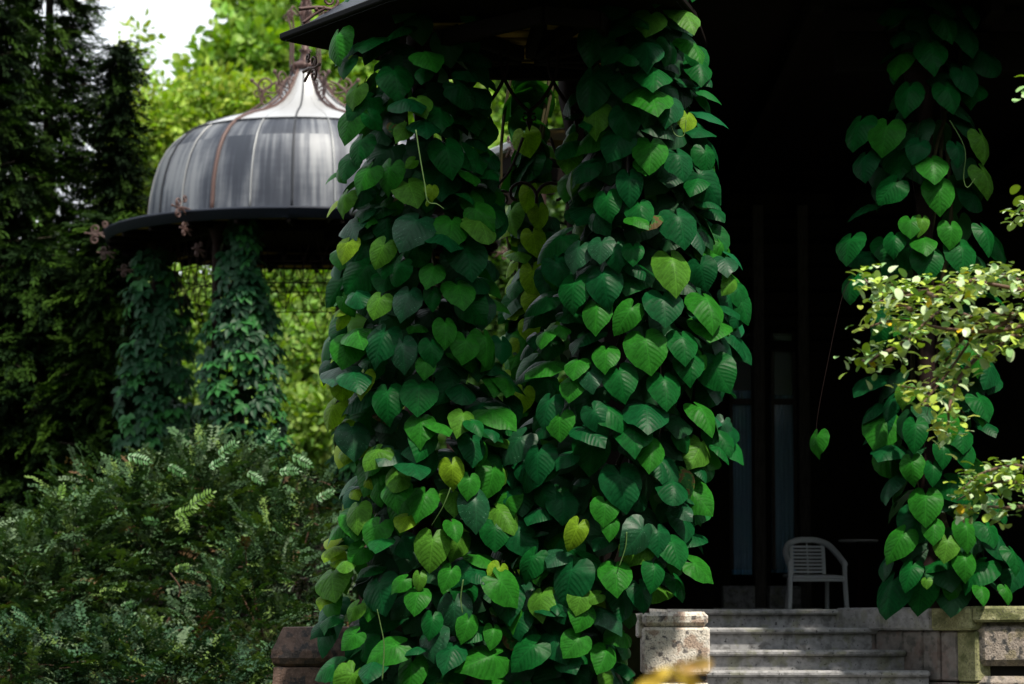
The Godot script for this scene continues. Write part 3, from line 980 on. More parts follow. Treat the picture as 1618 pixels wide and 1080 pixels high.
	for i in 6:
		var a := i * PI / 3.0 + 0.25
		var u := Vector3(sin(a), 0, cos(a))
		st = begin()
		var c := []
		for q in [[18, 134], [22, 118], [25, 104], [25, 70], [25, 42], [30, 26], [26, 14], [12, 24], [8, 4]]: c.append(u * (q[0] * k) + Vector3.UP * H.call(q[1]))
		tube(st, curve(c), 0.015, 0.013, 5)
		tube(st, spiral(u * 31 * k + Vector3.UP * H.call(28), u, Vector3.UP, 0.06, 0.0, 1.3), 0.012, 0.009, 5)
		obj("finial_bar", done(st), M.rust_iron, g)
	# pale iron rail of a bench standing between the gazebo and the vine
	var b := thing("garden_bench", "pale-railed garden bench seen through the shrubs beyond the brown pedestal", "bench", Vector3(-2.28, TOP, -33.0))
	st = begin(true)
	bar(st, Vector3(-0.45, 0.68, 0), Vector3(0.45, 0.68, 0), 0.03, 0.03, 0.006)
	obj("rail", done(st), M.table_plastic, b)
	st = begin(true)
	bar(st, Vector3(-0.45, 0.42, 0.22), Vector3(0.45, 0.42, 0.22), 0.42, 0.03, 0.006)
	obj("seat", done(st), M.weathered_wood, b)
	for x in [-0.42, 0.42]:
		st = begin()
		tube(st, curve([Vector3(x, 0, 0), Vector3(x, 0.4, 0.0), Vector3(x, 0.72, -0.03)]), 0.02, 0.018)
		tube(st, curve([Vector3(x, 0, 0.4), Vector3(x, 0.42, 0.4), Vector3(x, 0.62, 0.36), Vector3(x, 0.66, 0.15), Vector3(x, 0.62, 0.0)]), 0.02, 0.018)
		obj("leg", done(st), M.dark_iron, b)
	for i in 7:
		st = begin()
		tube(st, [Vector3(-0.36 + i * 0.12, 0.43, 0), Vector3(-0.36 + i * 0.12, 0.67, 0)], 0.012, 0.012, 5)
		obj("spindle", done(st), M.dark_iron, b)

func walkway() -> void:
	var a := pt(512, 348, 34.2)
	var b := pt(860, 203, 28.0)
	var mid := (a + b) / 2.0
	var t := thing("walkway_roof", "sloping grey metal roof of the covered way linking gazebo and pavilion", "roof", mid)
	var dir := (b - a).normalized()
	var back := Vector3(dir.z, 0, -dir.x).normalized()
	if back.z > 0.0: back = -back
	a -= mid
	b -= mid
	for i in 8:
		var p := a.lerp(b, i / 8.0)
		var q := a.lerp(b, (i + 1) / 8.0 - 0.004)
		var st := begin(true)
		var up := back * 0.9 + Vector3.UP * 0.10
		quad(st, p, q, q + up, p + up, Vector3.UP)
		quad(st, p - Vector3.UP * 0.02, q - Vector3.UP * 0.02, q + up - Vector3.UP * 0.03, p + up - Vector3.UP * 0.03, Vector3.DOWN)
		quad(st, p, q, q - Vector3.UP * 0.02, p - Vector3.UP * 0.02, -back)
		obj("roof_panel", done(st), M.zinc_seam, t)
		st = begin(true)
		quad(st, p + back * 0.1 - Vector3.UP * 0.10, q + back * 0.1 - Vector3.UP * 0.10, q + back * 0.5 - Vector3.UP * 0.10, p + back * 0.5 - Vector3.UP * 0.10, Vector3.DOWN)
		obj("ceiling_board", done(st), M.ochre_board, t)
		st = begin(true)
		bar(st, p + back * 0.05 - Vector3.UP * 0.16, p + back * 1.2 - Vector3.UP * 0.16, 0.08, 0.14)
		obj("rafter", done(st), M.dark_timber, t)
	var s := begin(true)
	bar(s, a - back * 0.03 - Vector3.UP * 0.05, b - back * 0.03 - Vector3.UP * 0.05, 0.08, 0.10, 0.02)
	obj("gutter", done(s), M.zinc_seam, t)
	s = begin(true)
	bar(s, a + back * 0.05 - Vector3.UP * 0.22, b + back * 0.05 - Vector3.UP * 0.22, 0.1, 0.16)
	obj("beam", done(s), M.dark_timber, t)
	for f in [0.05, 0.4, 0.95]:
		s = begin()
		var p := a.lerp(b, f) + back * 0.1
		tube(s, [Vector3(p.x, TOP - mid.y - 0.03, p.z), p - Vector3.UP * 0.2], 0.06, 0.06, 8)
		obj("post", done(s), M.dark_iron, t)
	s = begin()
	scroll_cluster(s, a.lerp(b, 0.9) - back * 0.1 - Vector3.UP * 0.1, dir, 0.5, 0.012)
	scroll_cluster(s, a + Vector3(0.05, 0.1, 0.08), -dir, 0.6, 0.014)
	obj("iron_scroll", done(s), M.rust_iron, t)

# ---------------------------------------------------------------- the big heart-leaved vines
func at_row(table: Array, py: float, col: int) -> float:
	for i in table.size() - 1:
		if py <= table[i + 1][0]:
			return lerpf(table[i][col], table[i + 1][col], clampf((py - table[i][0]) / (table[i + 1][0] - table[i][0]), 0.0, 1.0))
	return table[table.size() - 1][col]

# table rows: image row, half-width to the left, half-width to the right, density
func vine(label: String, axis_px: float, depth: float, table: Array, bulge: float, heroes: Array, sd: int, pitch := 35.0, tints := [0.42, 0.74, 0.92, 0.985], most := 300, foot := 1180.0) -> Node3D:
	var t := thing("leafy_vine", label, "vine", pt(axis_px, 1180, depth), 0.0, "heart-leaved vines climbing the porch columns")
	var o := -t.position
	var px_m := LENS / depth
	# woody stems
	rng.seed = sd
	for n in 4:
		var st := begin()
		var c := []
		var ph := rr(0, TAU)
		for i in 14:
			var py := foot - i * 100.0
			var shift := (at_row(table, py, 2) - at_row(table, py, 1)) * 0.5
			c.append(o + pt(axis_px + shift * 0.6, py, depth + 0.15) + Vector3(sin(i * 0.9 + ph) * 0.12 + (n - 1.5) * 0.07, 0, cos(i * 0.9 + ph) * 0.12))
		tube(st, curve(c, 4), 0.022, 0.010, 6)
		obj("stem", done(st), M.vine_stem, t)
	var mats := [M.leaf_blue, M.leaf_deep, M.leaf_mid, M.leaf_light, M.leaf_yellow]
	var n_leaf := 0
	var taken := []
	for h in heroes:
		var wl0 := at_row(table, h[1], 1)
		var wr0 := at_row(table, h[1], 2)
		var f := clampf((h[0] - axis_px - (wr0 - wl0) * 0.5) / maxf((wl0 + wr0) * 0.5, 1.0), -0.97, 0.97)
		var z := depth - bulge * sqrt(1.0 - f * f) - 0.10
		var p := pt(h[0], h[1] - h[2] * 0.20, z)
		var lift: float = h[5] if h.size() > 5 else rr(0.25, 0.55)
		var leaf: ArrayMesh = leaf_shapes[rng.randi() % 8]
		obj("leaf", leaf, mats[h[4]] if h[4] < 5 else M.leaf_specked, t, hung(o + p, asin(f) * 0.55, lift, deg_to_rad(h[3]), h[2] / px_m / 1.30 / (0.45 + 0.55 * cos(lift))))
		taken.append(Vector3(h[0], h[1], h[2]))
		n_leaf += 1
	var spots := []
	var inner := []
	var row := 0
	var py := -30.0
	while py < 1120.0:
		var wl := at_row(table, py, 1)
		var wr := at_row(table, py, 2)
		var dens := at_row(table, py, 3)
		var across := (wl + wr) * 0.5
		var n := int(PI * (across * 0.5 + bulge * px_m * 0.5) / pitch) + 1
		for i in n + 1:
			var phi := lerpf(-1.75, 1.75, (i + (0.5 if row % 2 else 0.0) + rr(-0.4, 0.4)) / n)
			var y := py + rr(-0.4, 0.4) * pitch
			var s := sin(phi)
			var a := at_row(table, y, 1)
			var w := (a + at_row(table, y, 2)) * 0.5
			var cx := axis_px + w - a
			var rag := 1.0 + 0.13 * sin(y * 0.021 + phi * 2.3 + sd) + 0.07 * sin(y * 0.055 - phi * 4.0 + sd * 2.0)
			if absf(phi) > 0.9: rag = minf(rag, 1.04)
			var px := cx + s * w * rr(0.90, 1.04) * rag
			if rr(0, 1) < dens:
				spots.append([px, y, phi, rag])
			if rr(0, 1) < dens * 0.45:
				inner.append([cx + s * w * rr(0.5, 0.75), y + rr(-15, 15), phi, depth - bulge * 0.45 * cos(phi)])
		row += 1
		py += pitch * 0.80
	# the 300 leaves that show largest stand alone, the rest are foliage
	spots.sort_custom(func(p, q): return absf(p[2]) < absf(q[2]))
	var xfs := []
	var cols := []
	for p in spots:
		var clash := false
		for q in taken:
			if Vector2(p[0] - q.x, p[1] + 12.0 - q.y).length() < q.z * 0.52: clash = true
		if clash: continue
		var z: float = depth - bulge * cos(p[2]) * (p[3] * 2.0 - 1.0) + rr(-0.06, 0.15)
		var size := rr(31, 58) / px_m
		if rr(0, 1) < 0.15: size *= 0.7
		var young_or_backlit := rr(0, 1) + (0.30 if p[2] < -0.95 and p[1] > 250.0 and axis_px < 700.0 else 0.0)  # left-edge leaves made yellower, colour standing in for light through them
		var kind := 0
		while kind < 4 and young_or_backlit > tints[kind]: kind += 1
		if p[1] < 210.0 and kind > 1 and bulge > 0.4: kind = rng.randi() % 2   # darker leaf tones paint in the shade under the eave
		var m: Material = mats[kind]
		if kind < 2 and rr(0, 1) < 0.18 and p[1] > 350.0: m = M.leaf_specked
		elif kind < 3 and absf(p[2]) < 1.1 and rr(0, 1) < 0.02: m = M.leaf_worn
		if kind == 4: size *= 0.75
		var xf := hung(o + pt(p[0], p[1] - 12.0, z), p[2] * 0.45 + rr(-0.6, 0.6), rr(0.05, 1.15), rr(-0.8, 0.8), size)
		var li := rng.randi() % 8
		if rr(0, 1) < 0.09: li = 8
		if n_leaf < most:
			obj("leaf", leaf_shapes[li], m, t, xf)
			n_leaf += 1
		else:
			xfs.append(xf)
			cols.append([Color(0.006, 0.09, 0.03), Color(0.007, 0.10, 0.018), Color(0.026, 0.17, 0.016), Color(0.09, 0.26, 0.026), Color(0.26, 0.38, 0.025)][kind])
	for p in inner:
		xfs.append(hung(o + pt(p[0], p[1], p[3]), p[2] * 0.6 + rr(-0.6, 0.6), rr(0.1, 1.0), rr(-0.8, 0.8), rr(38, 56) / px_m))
		cols.append(Color(0.008, 0.05, 0.016) * rr(0.6, 1.3))  # darker tone paints the shade in the gaps between leaves
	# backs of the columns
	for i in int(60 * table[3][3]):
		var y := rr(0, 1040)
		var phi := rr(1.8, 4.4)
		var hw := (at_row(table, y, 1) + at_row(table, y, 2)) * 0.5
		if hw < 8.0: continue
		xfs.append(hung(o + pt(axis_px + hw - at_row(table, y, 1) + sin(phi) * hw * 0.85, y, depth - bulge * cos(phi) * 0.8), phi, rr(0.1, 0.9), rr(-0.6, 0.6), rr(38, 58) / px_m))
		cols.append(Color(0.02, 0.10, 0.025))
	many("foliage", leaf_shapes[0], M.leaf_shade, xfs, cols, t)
	return t

# a trailing young shoot with small leaves
func shoot(t: Node3D, pts: Array, leaves: Array, depth: float, bark := false) -> void:
	var c := []
	for p in pts: c.append(pt(p[0], p[1], depth + (p[2] if p.size() > 2 else 0.0)) - t.position)
	var st := begin()
	tube(st, curve(c, 6), 0.0028 if bark else 0.0048, 0.0015 if bark else 0.003, 5)
	var o := obj("shoot", done(st), M.dark_iron if bark else M.green_stem, t)
	for l in leaves:
		obj("leaf", leaf_shapes[l[3]], M.leaf_light if l[4] == 0 else M.leaf_yellow, o, hung(pt(l[0], l[1], depth) - t.position, rr(-0.6, 0.6), rr(0.1, 0.4), deg_to_rad(l[5]), l[2] / 1.4 / LENS * depth))

func vines() -> void:
	# pixel column, row of the blade's middle, size, roll (degrees, tip to the right positive), tone, lift
	var h := [[532, 70, 66, 12, 2, 0.3], [548, 104, 40, 0, 1, 0.4], [562, 150, 46, -10, 3, 0.3], [556, 196, 60, -12, 2, 0.3], [570, 232, 52, -5, 1, 0.4], [552, 262, 46, -14, 1, 0.3], [582, 278, 52, -28, 2, 0.4], [545, 318, 44, -10, 3, 0.3], [672, 92, 50, 20, 2, 0.9], [660, 165, 44, 20, 3, 0.7], [640, 208, 36, -30, 3], [705, 246, 64, 10, 1, 0.3], [683, 302, 26, 0, 4], [658, 362, 70, -25, 5, 0.6], [714, 362, 60, -10, 2, 0.6],
		[737, 404, 72, 5, 0, 0.4], [685, 431, 48, -15, 2, 0.7], [724, 462, 52, 5, 2, 0.6], [600, 480, 44, -12, 3, 0.4], [645, 475, 58, -10, 5, 0.5], [549, 393, 44, -10, 4, 0.3], [606, 398, 50, -22, 3, 0.2],
		[704, 522, 50, 0, 2, 0.4], [736, 548, 50, -12, 2, 0.3], [636, 556, 58, 8, 5, 0.3], [606, 540, 66, -15, 0, 0.4], [681, 552, 46, 5, 1, 0.4], [767, 545, 58, 0, 2, 0.3], [673, 578, 38, -5, 2, 0.5],
		[612, 632, 62, 5, 1, 0.4], [662, 622, 60, 0, 1, 0.5], [526, 653, 58, -28, 4, 0.2], [665, 672, 54, 0, 2, 0.7], [732, 662, 46, -20, 3, 0.7], [598, 720, 46, -25, 3, 0.6], [714, 745, 48, 5, 4, 0.15],
		[628, 757, 42, -10, 3, 0.3], [742, 765, 42, -8, 2, 0.3], [671, 792, 56, -12, 2, 0.5], [750, 802, 66, 5, 5, 0.3], [597, 840, 50, -15, 2, 0.4], [683, 866, 64, -5, 3, 0.2], [715, 833, 38, 15, 2, 0.7],
		[663, 916, 32, 0, 3, 0.2], [638, 922, 34, -45, 2, 0.5], [712, 910, 44, -20, 2, 0.4], [660, 945, 44, -5, 2, 0.6], [790, 906, 42, -20, 4, 0.3], [740, 990, 46, -15, 2, 0.3], [683, 985, 44, -5, 1, 0.3],
		[562, 965, 36, -30, 3, 0.3], [780, 1050, 76, -70, 2, 0.6], [560, 1010, 40, -40, 2, 0.4], [625, 1030, 58, -60, 2, 0.7], [528, 1060, 50, -60, 1, 0.6], [780, 1002, 40, -10, 2, 0.5]]
	var left := vine("broad vine of heart leaves over the porch column nearest the domed gazebo", 665, 19.3,
		[[-40, 105, 95, 0.3], [80, 106, 95, 0.35], [150, 114, 100, 0.7], [220, 122, 108, 0.95], [260, 126, 112, 0.95], [400, 132, 120, 0.95], [560, 140, 122, 0.95], [670, 142, 134, 0.95], [760, 114, 160, 0.95], [850, 130, 185, 1.0], [950, 142, 200, 1.0], [1120, 160, 205, 1.0]], 0.46, h, 11)
	rng.seed = 12
	shoot(left, [[657, 205, -0.55], [664, 250, -0.55], [671, 290, -0.55], [676, 318, -0.55], [690, 322, -0.52], [702, 330, -0.5]], [[680, 298, 26, 0, 1, 20], [675, 318, 12, 2, 1, 0], [654, 254, 26, 1, 0, -50]], 18.8)
	shoot(left, [[712, 770, -0.6], [700, 800, -0.6], [682, 830, -0.55]], [], 19.3)
	shoot(left, [[732, 915, -0.7], [728, 945, -0.7], [731, 968, -0.7]], [[730, 965, 10, 2, 1, 0]], 19.3)
	shoot(left, [[604, 1075, -0.8], [607, 1020, -0.8], [601, 985, -0.8], [596, 962, -0.8]], [[598, 970, 11, 1, 1, 60], [603, 1003, 16, 1, 0, 80], [595, 990, 12, 2, 0, -100]], 19.3)
	h = [[1028, 34, 52, -15, 3, 0.6], [1078, 26, 56, 5, 3, 0.8], [1090, 74, 52, 10, 2, 0.8], [1020, 78, 60, 0, 0, 0.8], [1032, 118, 62, -5, 1, 1.0], [1022, 152, 74, 8, 2, 1.0], [940, 60, 82, -10, 0, 0.2], [935, 140, 84, 0, 0, 0.3],
		[1086, 190, 38, -20, 4, 0.4], [985, 190, 60, 10, 0, 0.3], [1058, 172, 56, -15, 0, 0.5], [942, 186, 56, 0, 3, 0.4], [978, 226, 58, -20, 0, 0.4], [1028, 240, 62, -5, 2, 0.5], [1072, 256, 54, 10, 0, 0.4],
		[928, 270, 50, -40, 0, 0.5], [994, 292, 60, 5, 0, 0.3], [958, 322, 52, 10, 1, 0.3], [1010, 334, 52, 0, 1, 0.5], [1072, 356, 66, 10, 0, 0.4], [884, 388, 70, -48, 1, 0.5], [914, 402, 52, -10, 5, 0.4],
		[950, 392, 44, 0, 5, 0.4], [972, 402, 48, 8, 0, 0.3], [1000, 398, 38, 0, 1, 0.5], [1062, 424, 76, 5, 3, 0.5], [952, 448, 68, 12, 0, 0.4], [906, 460, 62, 0, 1, 0.3], [942, 494, 60, 5, 2, 0.5], [996, 500, 60, -30, 2, 0.3],
		[1048, 482, 62, 0, 0, 0.5], [1116, 484, 66, 0, 2, 0.7], [862, 480, 54, -55, 1, 0.7], [1078, 544, 56, 0, 1, 0.5], [1020, 552, 70, 8, 2, 0.3], [957, 563, 46, 0, 2, 0.6], [912, 578, 40, 0, 2, 0.8], [978, 600, 62, 10, 1, 0.4],
		[1050, 612, 62, 0, 1, 0.5], [932, 596, 44, 10, 5, 0.5], [905, 612, 42, -5, 2, 0.5], [866, 645, 56, -5, 0, 0.4], [1106, 655, 58, 15, 2, 0.7], [1020, 652, 62, 0, 0, 0.9], [1000, 682, 60, 0, 1, 0.9], [1028, 712, 58, -5, 2, 0.6],
		[884, 670, 48, 5, 2, 0.3], [850, 728, 60, 5, 0, 0.3], [980, 766, 74, 8, 0, 0.3], [956, 805, 46, -5, 2, 0.3], [912, 842, 52, -20, 4, 0.2], [988, 868, 22, 0, 4, 0.1], [964, 830, 40, 0, 2, 0.5], [842, 890, 54, -20, 1, 0.3],
		[972, 908, 56, 0, 2, 0.6], [918, 948, 42, -15, 3, 0.3], [945, 945, 32, -60, 3, 0.6], [985, 952, 56, -20, 0, 0.5], [914, 1018, 48, -40, 2, 0.4], [985, 1008, 50, -70, 2, 0.8], [958, 1038, 50, -30, 2, 0.5], [842, 1032, 62, -40, 1, 0.5], [1098, 900, 50, 40, 2, 0.6], [1070, 925, 44, 10, 1, 0.4], [1034, 905, 52, -8, 1, 0.4], [1062, 868, 54, 8, 1, 0.5], [1012, 938, 50, 5, 0, 0.3], [1040, 850, 50, 0, 0, 0.3]]
	var right := vine("dense vine of large dark heart leaves on the porch column beside the stone steps", 1010, 19.3,
		[[-40, 100, 95, 0.8], [100, 103, 98, 0.85], [200, 104, 100, 0.9], [320, 110, 115, 0.95], [430, 150, 150, 1.0], [560, 160, 148, 1.0], [680, 190, 138, 1.0], [760, 205, 100, 1.0], [830, 210, 80, 1.0], [900, 215, 100, 1.0], [930, 215, 60, 1.0], [955, 215, -24, 1.0], [1120, 215, -24, 1.0]], 0.46, h, 13)
	rng.seed = 14
	shoot(right, [[1058, 190, -0.5], [1066, 212, -0.5], [1080, 214, -0.5], [1084, 190, -0.5]], [[1068, 212, 14, 1, 1, 70]], 19.3)
	shoot(right, [[990, 840, -0.6], [988, 865, -0.6], [978, 895, -0.6]], [], 19.3)
	# narrow vine on the rear column, its yellow tones painted as if lit through from behind
	vine("thin strip of leaves coloured yellow-green as if backlit on the rear column between the two big vines", 838, 21.0,
		[[-40, 20, 18, 0.05], [180, 20, 18, 0.05], [230, 22, 22, 0.5], [300, 26, 28, 0.85], [450, 32, 34, 0.9], [560, 34, 36, 0.8], [700, 40, 40, 0.9], [1120, 40, 40, 0.6]], 0.14,
		[[829, 222, 50, 15, 4, 0.2], [842, 440, 56, 5, 4, 0.1], [852, 340, 44, 0, 4, 0.1], [842, 380, 46, 10, 4, 0.2], [836, 310, 46, -5, 4, 0.1], [846, 476, 44, -20, 4, 0.3], [825, 630, 46, -10, 4, 0.1], [835, 520, 40, 12, 4, 0.2], [792, 600, 34, 0, 4, 0.2], [806, 345, 52, 10, 3, 0.2]], 15, 30.0, [0.22, 0.42, 0.58, 0.74])
	# the sparse vine right of the steps, mostly in the shade of the veranda
	h = [[1490, 40, 54, 20, 1, 0.4], [1526, 62, 52, 10, 0, 0.4], [1536, 22, 44, 0, 0, 0.5], [1470, 82, 60, 5, 1, 0.6], [1412, 120, 24, 0, 0, 0.3], [1436, 152, 60, -5, 1, 0.4], [1496, 150, 54, 10, 1, 0.4], [1524, 126, 50, 15, 0, 0.3],
		[1356, 206, 60, -5, 1, 0.4], [1400, 214, 62, -8, 2, 0.3], [1366, 258, 56, 10, 0, 0.5], [1452, 236, 44, -20, 0, 0.4], [1472, 262, 54, 0, 2, 0.7], [1483, 306, 60, 0, 2, 0.3], [1412, 300, 52, -35, 1, 0.4], [1552, 228, 56, 8, 3, 0.2], [1554, 282, 54, 15, 3, 0.3], [1512, 240, 44, 0, 0, 0.4],
		[1456, 354, 36, -10, 3, 0.4], [1412, 382, 42, 0, 1, 0.5], [1438, 356, 38, 0, 2, 0.4], [1502, 368, 46, -5, 2, 0.3], [1458, 384, 40, 5, 2, 0.9], [1464, 414, 54, 5, 1, 0.3], [1518, 402, 60, 0, 1, 0.4], [1556, 374, 54, 8, 1, 0.4], [1342, 390, 54, 0, 1, 0.4], [1346, 452, 50, 0, 1, 0.4],
		[1540, 560, 56, 5, 2, 0.4], [1548, 640, 48, 10, 1, 0.5], [1446, 682, 56, 0, 1, 0.4], [1500, 670, 50, 0, 2, 0.4], [1552, 648, 46, -10, 2, 0.4], [1518, 690, 46, 0, 1, 0.5], [1490, 714, 44, 0, 1, 0.4], [1524, 716, 44, 0, 1, 0.4], [1440, 738, 48, 5, 2, 0.3], [1474, 744, 40, 0, 1, 0.4], [1290, 698, 44, 0, 2, 0.2], [1430, 622, 40, -10, 3, 0.3],
		[1462, 796, 60, 0, 2, 0.4], [1424, 858, 62, -25, 2, 0.4], [1474, 836, 42, 0, 2, 0.5], [1526, 842, 52, 5, 2, 0.3], [1496, 864, 44, -10, 3, 0.3], [1524, 890, 46, 0, 2, 0.4], [1560, 840, 44, 10, 1, 0.5], [1578, 800, 50, 10, 1, 0.4], [1464, 920, 18, 0, 3, 0.3], [1550, 935, 34, 0, 2, 0.7], [1590, 935, 30, 0, 2, 0.5], [1440, 905, 50, -10, 1, 0.5], [1600, 880, 44, 0, 1, 0.5]]
	var far := vine("sparse vine of shaded heart leaves on the veranda pillar above the mossy wall", 1475, 20.75,
		[[-40, 70, 75, 0.75], [150, 75, 75, 0.5], [220, 115, 85, 0.42], [300, 110, 95, 0.42], [420, 115, 100, 0.42], [560, 90, 90, 0.45], [700, 90, 90, 0.4], [800, 70, 100, 0.7], [880, 90, 130, 0.85], [950, 60, 130, 0.8], [960, 0, 0, 0.0], [1120, 0, 0, 0.0]], 0.22, h, 17, 40.0, [0.45, 0.88, 0.98, 1.0], 300, 952.0)
	rng.seed = 18
	shoot(far, [[1346, 440], [1330, 470], [1306, 580], [1291, 660], [1290, 690]], [], 20.5, true)
	shoot(far, [[1500, 190], [1524, 235], [1522, 280], [1528, 296], [1540, 282]], [], 20.45)
	shoot(far, [[1465, -20], [1470, 120], [1440, 260], [1468, 420], [1480, 560], [1460, 700], [1480, 850]], [], 20.55, true)

# five-fingered creeper leaf, unit length, hanging tip down, upper face to +z
func creeper_mesh(sd: int) -> ArrayMesh:
	rng.seed = sd
	var l := []
	for i in 5:
		var a := (i - 2) * 0.62 + rr(-0.1, 0.1)
		l.append([Vector3.ZERO, Vector3(sin(a), -cos(a), rr(-0.1, 0.15)), Vector3(0, 0.1, 1), (0.95 - absf(i - 2) * 0.14), 0.36])
	return blades(l, 0.2)

func creepers() -> void:
	var shapes := []
	for i in 4: shapes.append(creeper_mesh(600 + i))
	for v in [["dark creeper hanging down the gazebo column nearest the conifers", 244, 35.3, [[395, 18, 18, 0.35], [450, 40, 40, 0.6], [560, 46, 50, 0.9], [680, 56, 54, 1.0], [780, 60, 60, 1.0]], 21],
			["bluish creeper cloaking the middle gazebo column up to the dome's gutter", 380, 33.9, [[348, 14, 22, 0.8], [395, 26, 22, 0.7], [470, 44, 36, 0.8], [560, 56, 54, 1.0], [660, 60, 60, 1.0], [780, 60, 62, 1.0]], 22],
			["dim creeper on the gazebo column behind the vine", 592, 33.9, [[400, 20, 22, 0.7], [500, 40, 40, 0.9], [780, 56, 56, 1.0]], 23]]:
		var t := thing("creeper", v[0], "creeper", Vector3(pt(v[1], 700, v[2]).x, TOP, -v[2]), 0.0, "creepers on the gazebo columns")
		rng.seed = v[4]
		var st := begin()
		var c := []
		for i in 10: c.append(pt(v[1], 850.0 - i * 50.0, v[2]) - t.position + Vector3(sin(i * 1.3) * 0.06, 0, cos(i * 1.3) * 0.08))
		tube(st, curve(c, 4), 0.02, 0.01, 5)
		obj("stem", done(st), M.vine_stem, t)
		var py: float = v[3][0][0]
		var n := 0
		var xfs := []
		var cols := []
		while py < 780.0:
			for i in 9:
				var phi := rr(-1.7, 1.7)
				if rr(0, 1) > at_row(v[3], py, 3): continue
				var w := at_row(v[3], py, 1 if phi < 0 else 2)
				var p := pt(v[1] + sin(phi) * w * rr(0.85, 1.1), py + rr(-8, 8), v[2] - cos(phi) * 0.36) - t.position
				var xf := hung(p, phi * 0.7 + rr(-0.5, 0.5), rr(0.2, 1.0), rr(-0.6, 0.6), rr(0.15, 0.27))
				if n < 240:
					obj("leaf", shapes[rng.randi() % 4], M.creeper_light if rr(0, 1) < 0.28 else M.creeper_leaf, t, xf)
					n += 1
				else:
					xfs.append(xf)
					cols.append(Color(0.010, 0.045, 0.018))
			for i in 5:
				var phi := rr(-3.1, 3.1)
				var w := at_row(v[3], py, 1)
				xfs.append(hung(pt(v[1] + sin(phi) * w * 0.6, py, v[2] - cos(phi) * 0.22) - t.position, phi, rr(0.1, 1.0), rr(-0.8, 0.8), rr(0.16, 0.26)))
				cols.append(Color(0.009, 0.04, 0.015))
			py += 14.0
		many("foliage", shapes[0], M.small_leaf, xfs, cols, t)

func limb(st: SurfaceTool, a: Vector3, b: Vector3, r0: float, r1: float) -> void:
	var mid := (a + b) / 2.0 + Vector3(rr(-0.1, 0.1), rr(0.0, 0.15), rr(-0.1, 0.1)) * a.distance_to(b)
	tube(st, curve([a, mid, b], 4), r0, r1, 6)

# leafy tree: trunk, limbs to each clump, a crown of leaf clusters
func leafy_tree(label: String, foot: Vector3, clumps: Array, per_m: float, tone: Color, cluster: Mesh, sd: int, trunk_r := 0.22, called := "leafy_tree", cat := "tree", group := "sunlit trees beyond the gazebo") -> void:
	var t := thing(called, label, cat, foot, 0.0, group)
	rng.seed = sd
	var top := Vector3.ZERO
	for c in clumps: top += (c[0] - foot) / clumps.size()
	top.x *= 0.5
	top.z *= 0.5
	var st := begin()
	tube(st, curve([Vector3(0, -0.1, 0), top * 0.3 + Vector3(0.1, 0, 0), top * 0.65 - Vector3(0.08, 0, 0), top], 4), trunk_r, trunk_r * 0.35, 8)
	obj("trunk", done(st), M.bark, t)
	var xfs := []
	var cols := []
	for c in clumps:
		st = begin()
		limb(st, top * rr(0.35, 0.75), c[0] - foot, trunk_r * 0.3, 0.02)
		obj("limb", done(st), M.bark, t)
		var r: Vector3 = c[1]
		var n := int(per_m * (r.x * r.y + r.y * r.z + r.x * r.z))
		for i in n:
			var d := Vector3(rng.randfn(), rng.randfn(), rng.randfn()).normalized()
			var p: Vector3 = c[0] - foot + d * r * pow(rr(0.1, 1.0), 0.45) * (1.0 + 0.25 * sin(d.x * 7.0 + sd) * sin(d.y * 6.0 + c[0].x))
			xfs.append(Transform3D(Basis(Vector3(rr(-1, 1), rr(-1, 1), rr(-1, 1)).normalized(), rr(0, TAU)).scaled(Vector3.ONE * rr(0.7, 1.3)), p))
			var k := rr(0.7, 1.35)
			cols.append(Color(tone.r * k * rr(0.85, 1.3), tone.g * k, tone.b * k))
	many("crown", cluster, M.foliage, xfs, cols, t)

func leaf_cluster(sd: int, n: int, spread: float, l: float, w: float) -> ArrayMesh:
	rng.seed = sd
	var list := []
	for i in n:
		var p := Vector3(rng.randfn(), rng.randfn() * 0.6, rng.randfn()) * spread
		var d := (p.normalized() + Vector3(rr(-0.6, 0.6), rr(-0.7, 0.1), rr(-0.6, 0.6))).normalized()
		list.append([p, d, Vector3(rr(-0.5, 0.5), 1, rr(-0.5, 0.5)), l * rr(0.7, 1.2), w * rr(0.7, 1.2)])
	return blades(list)

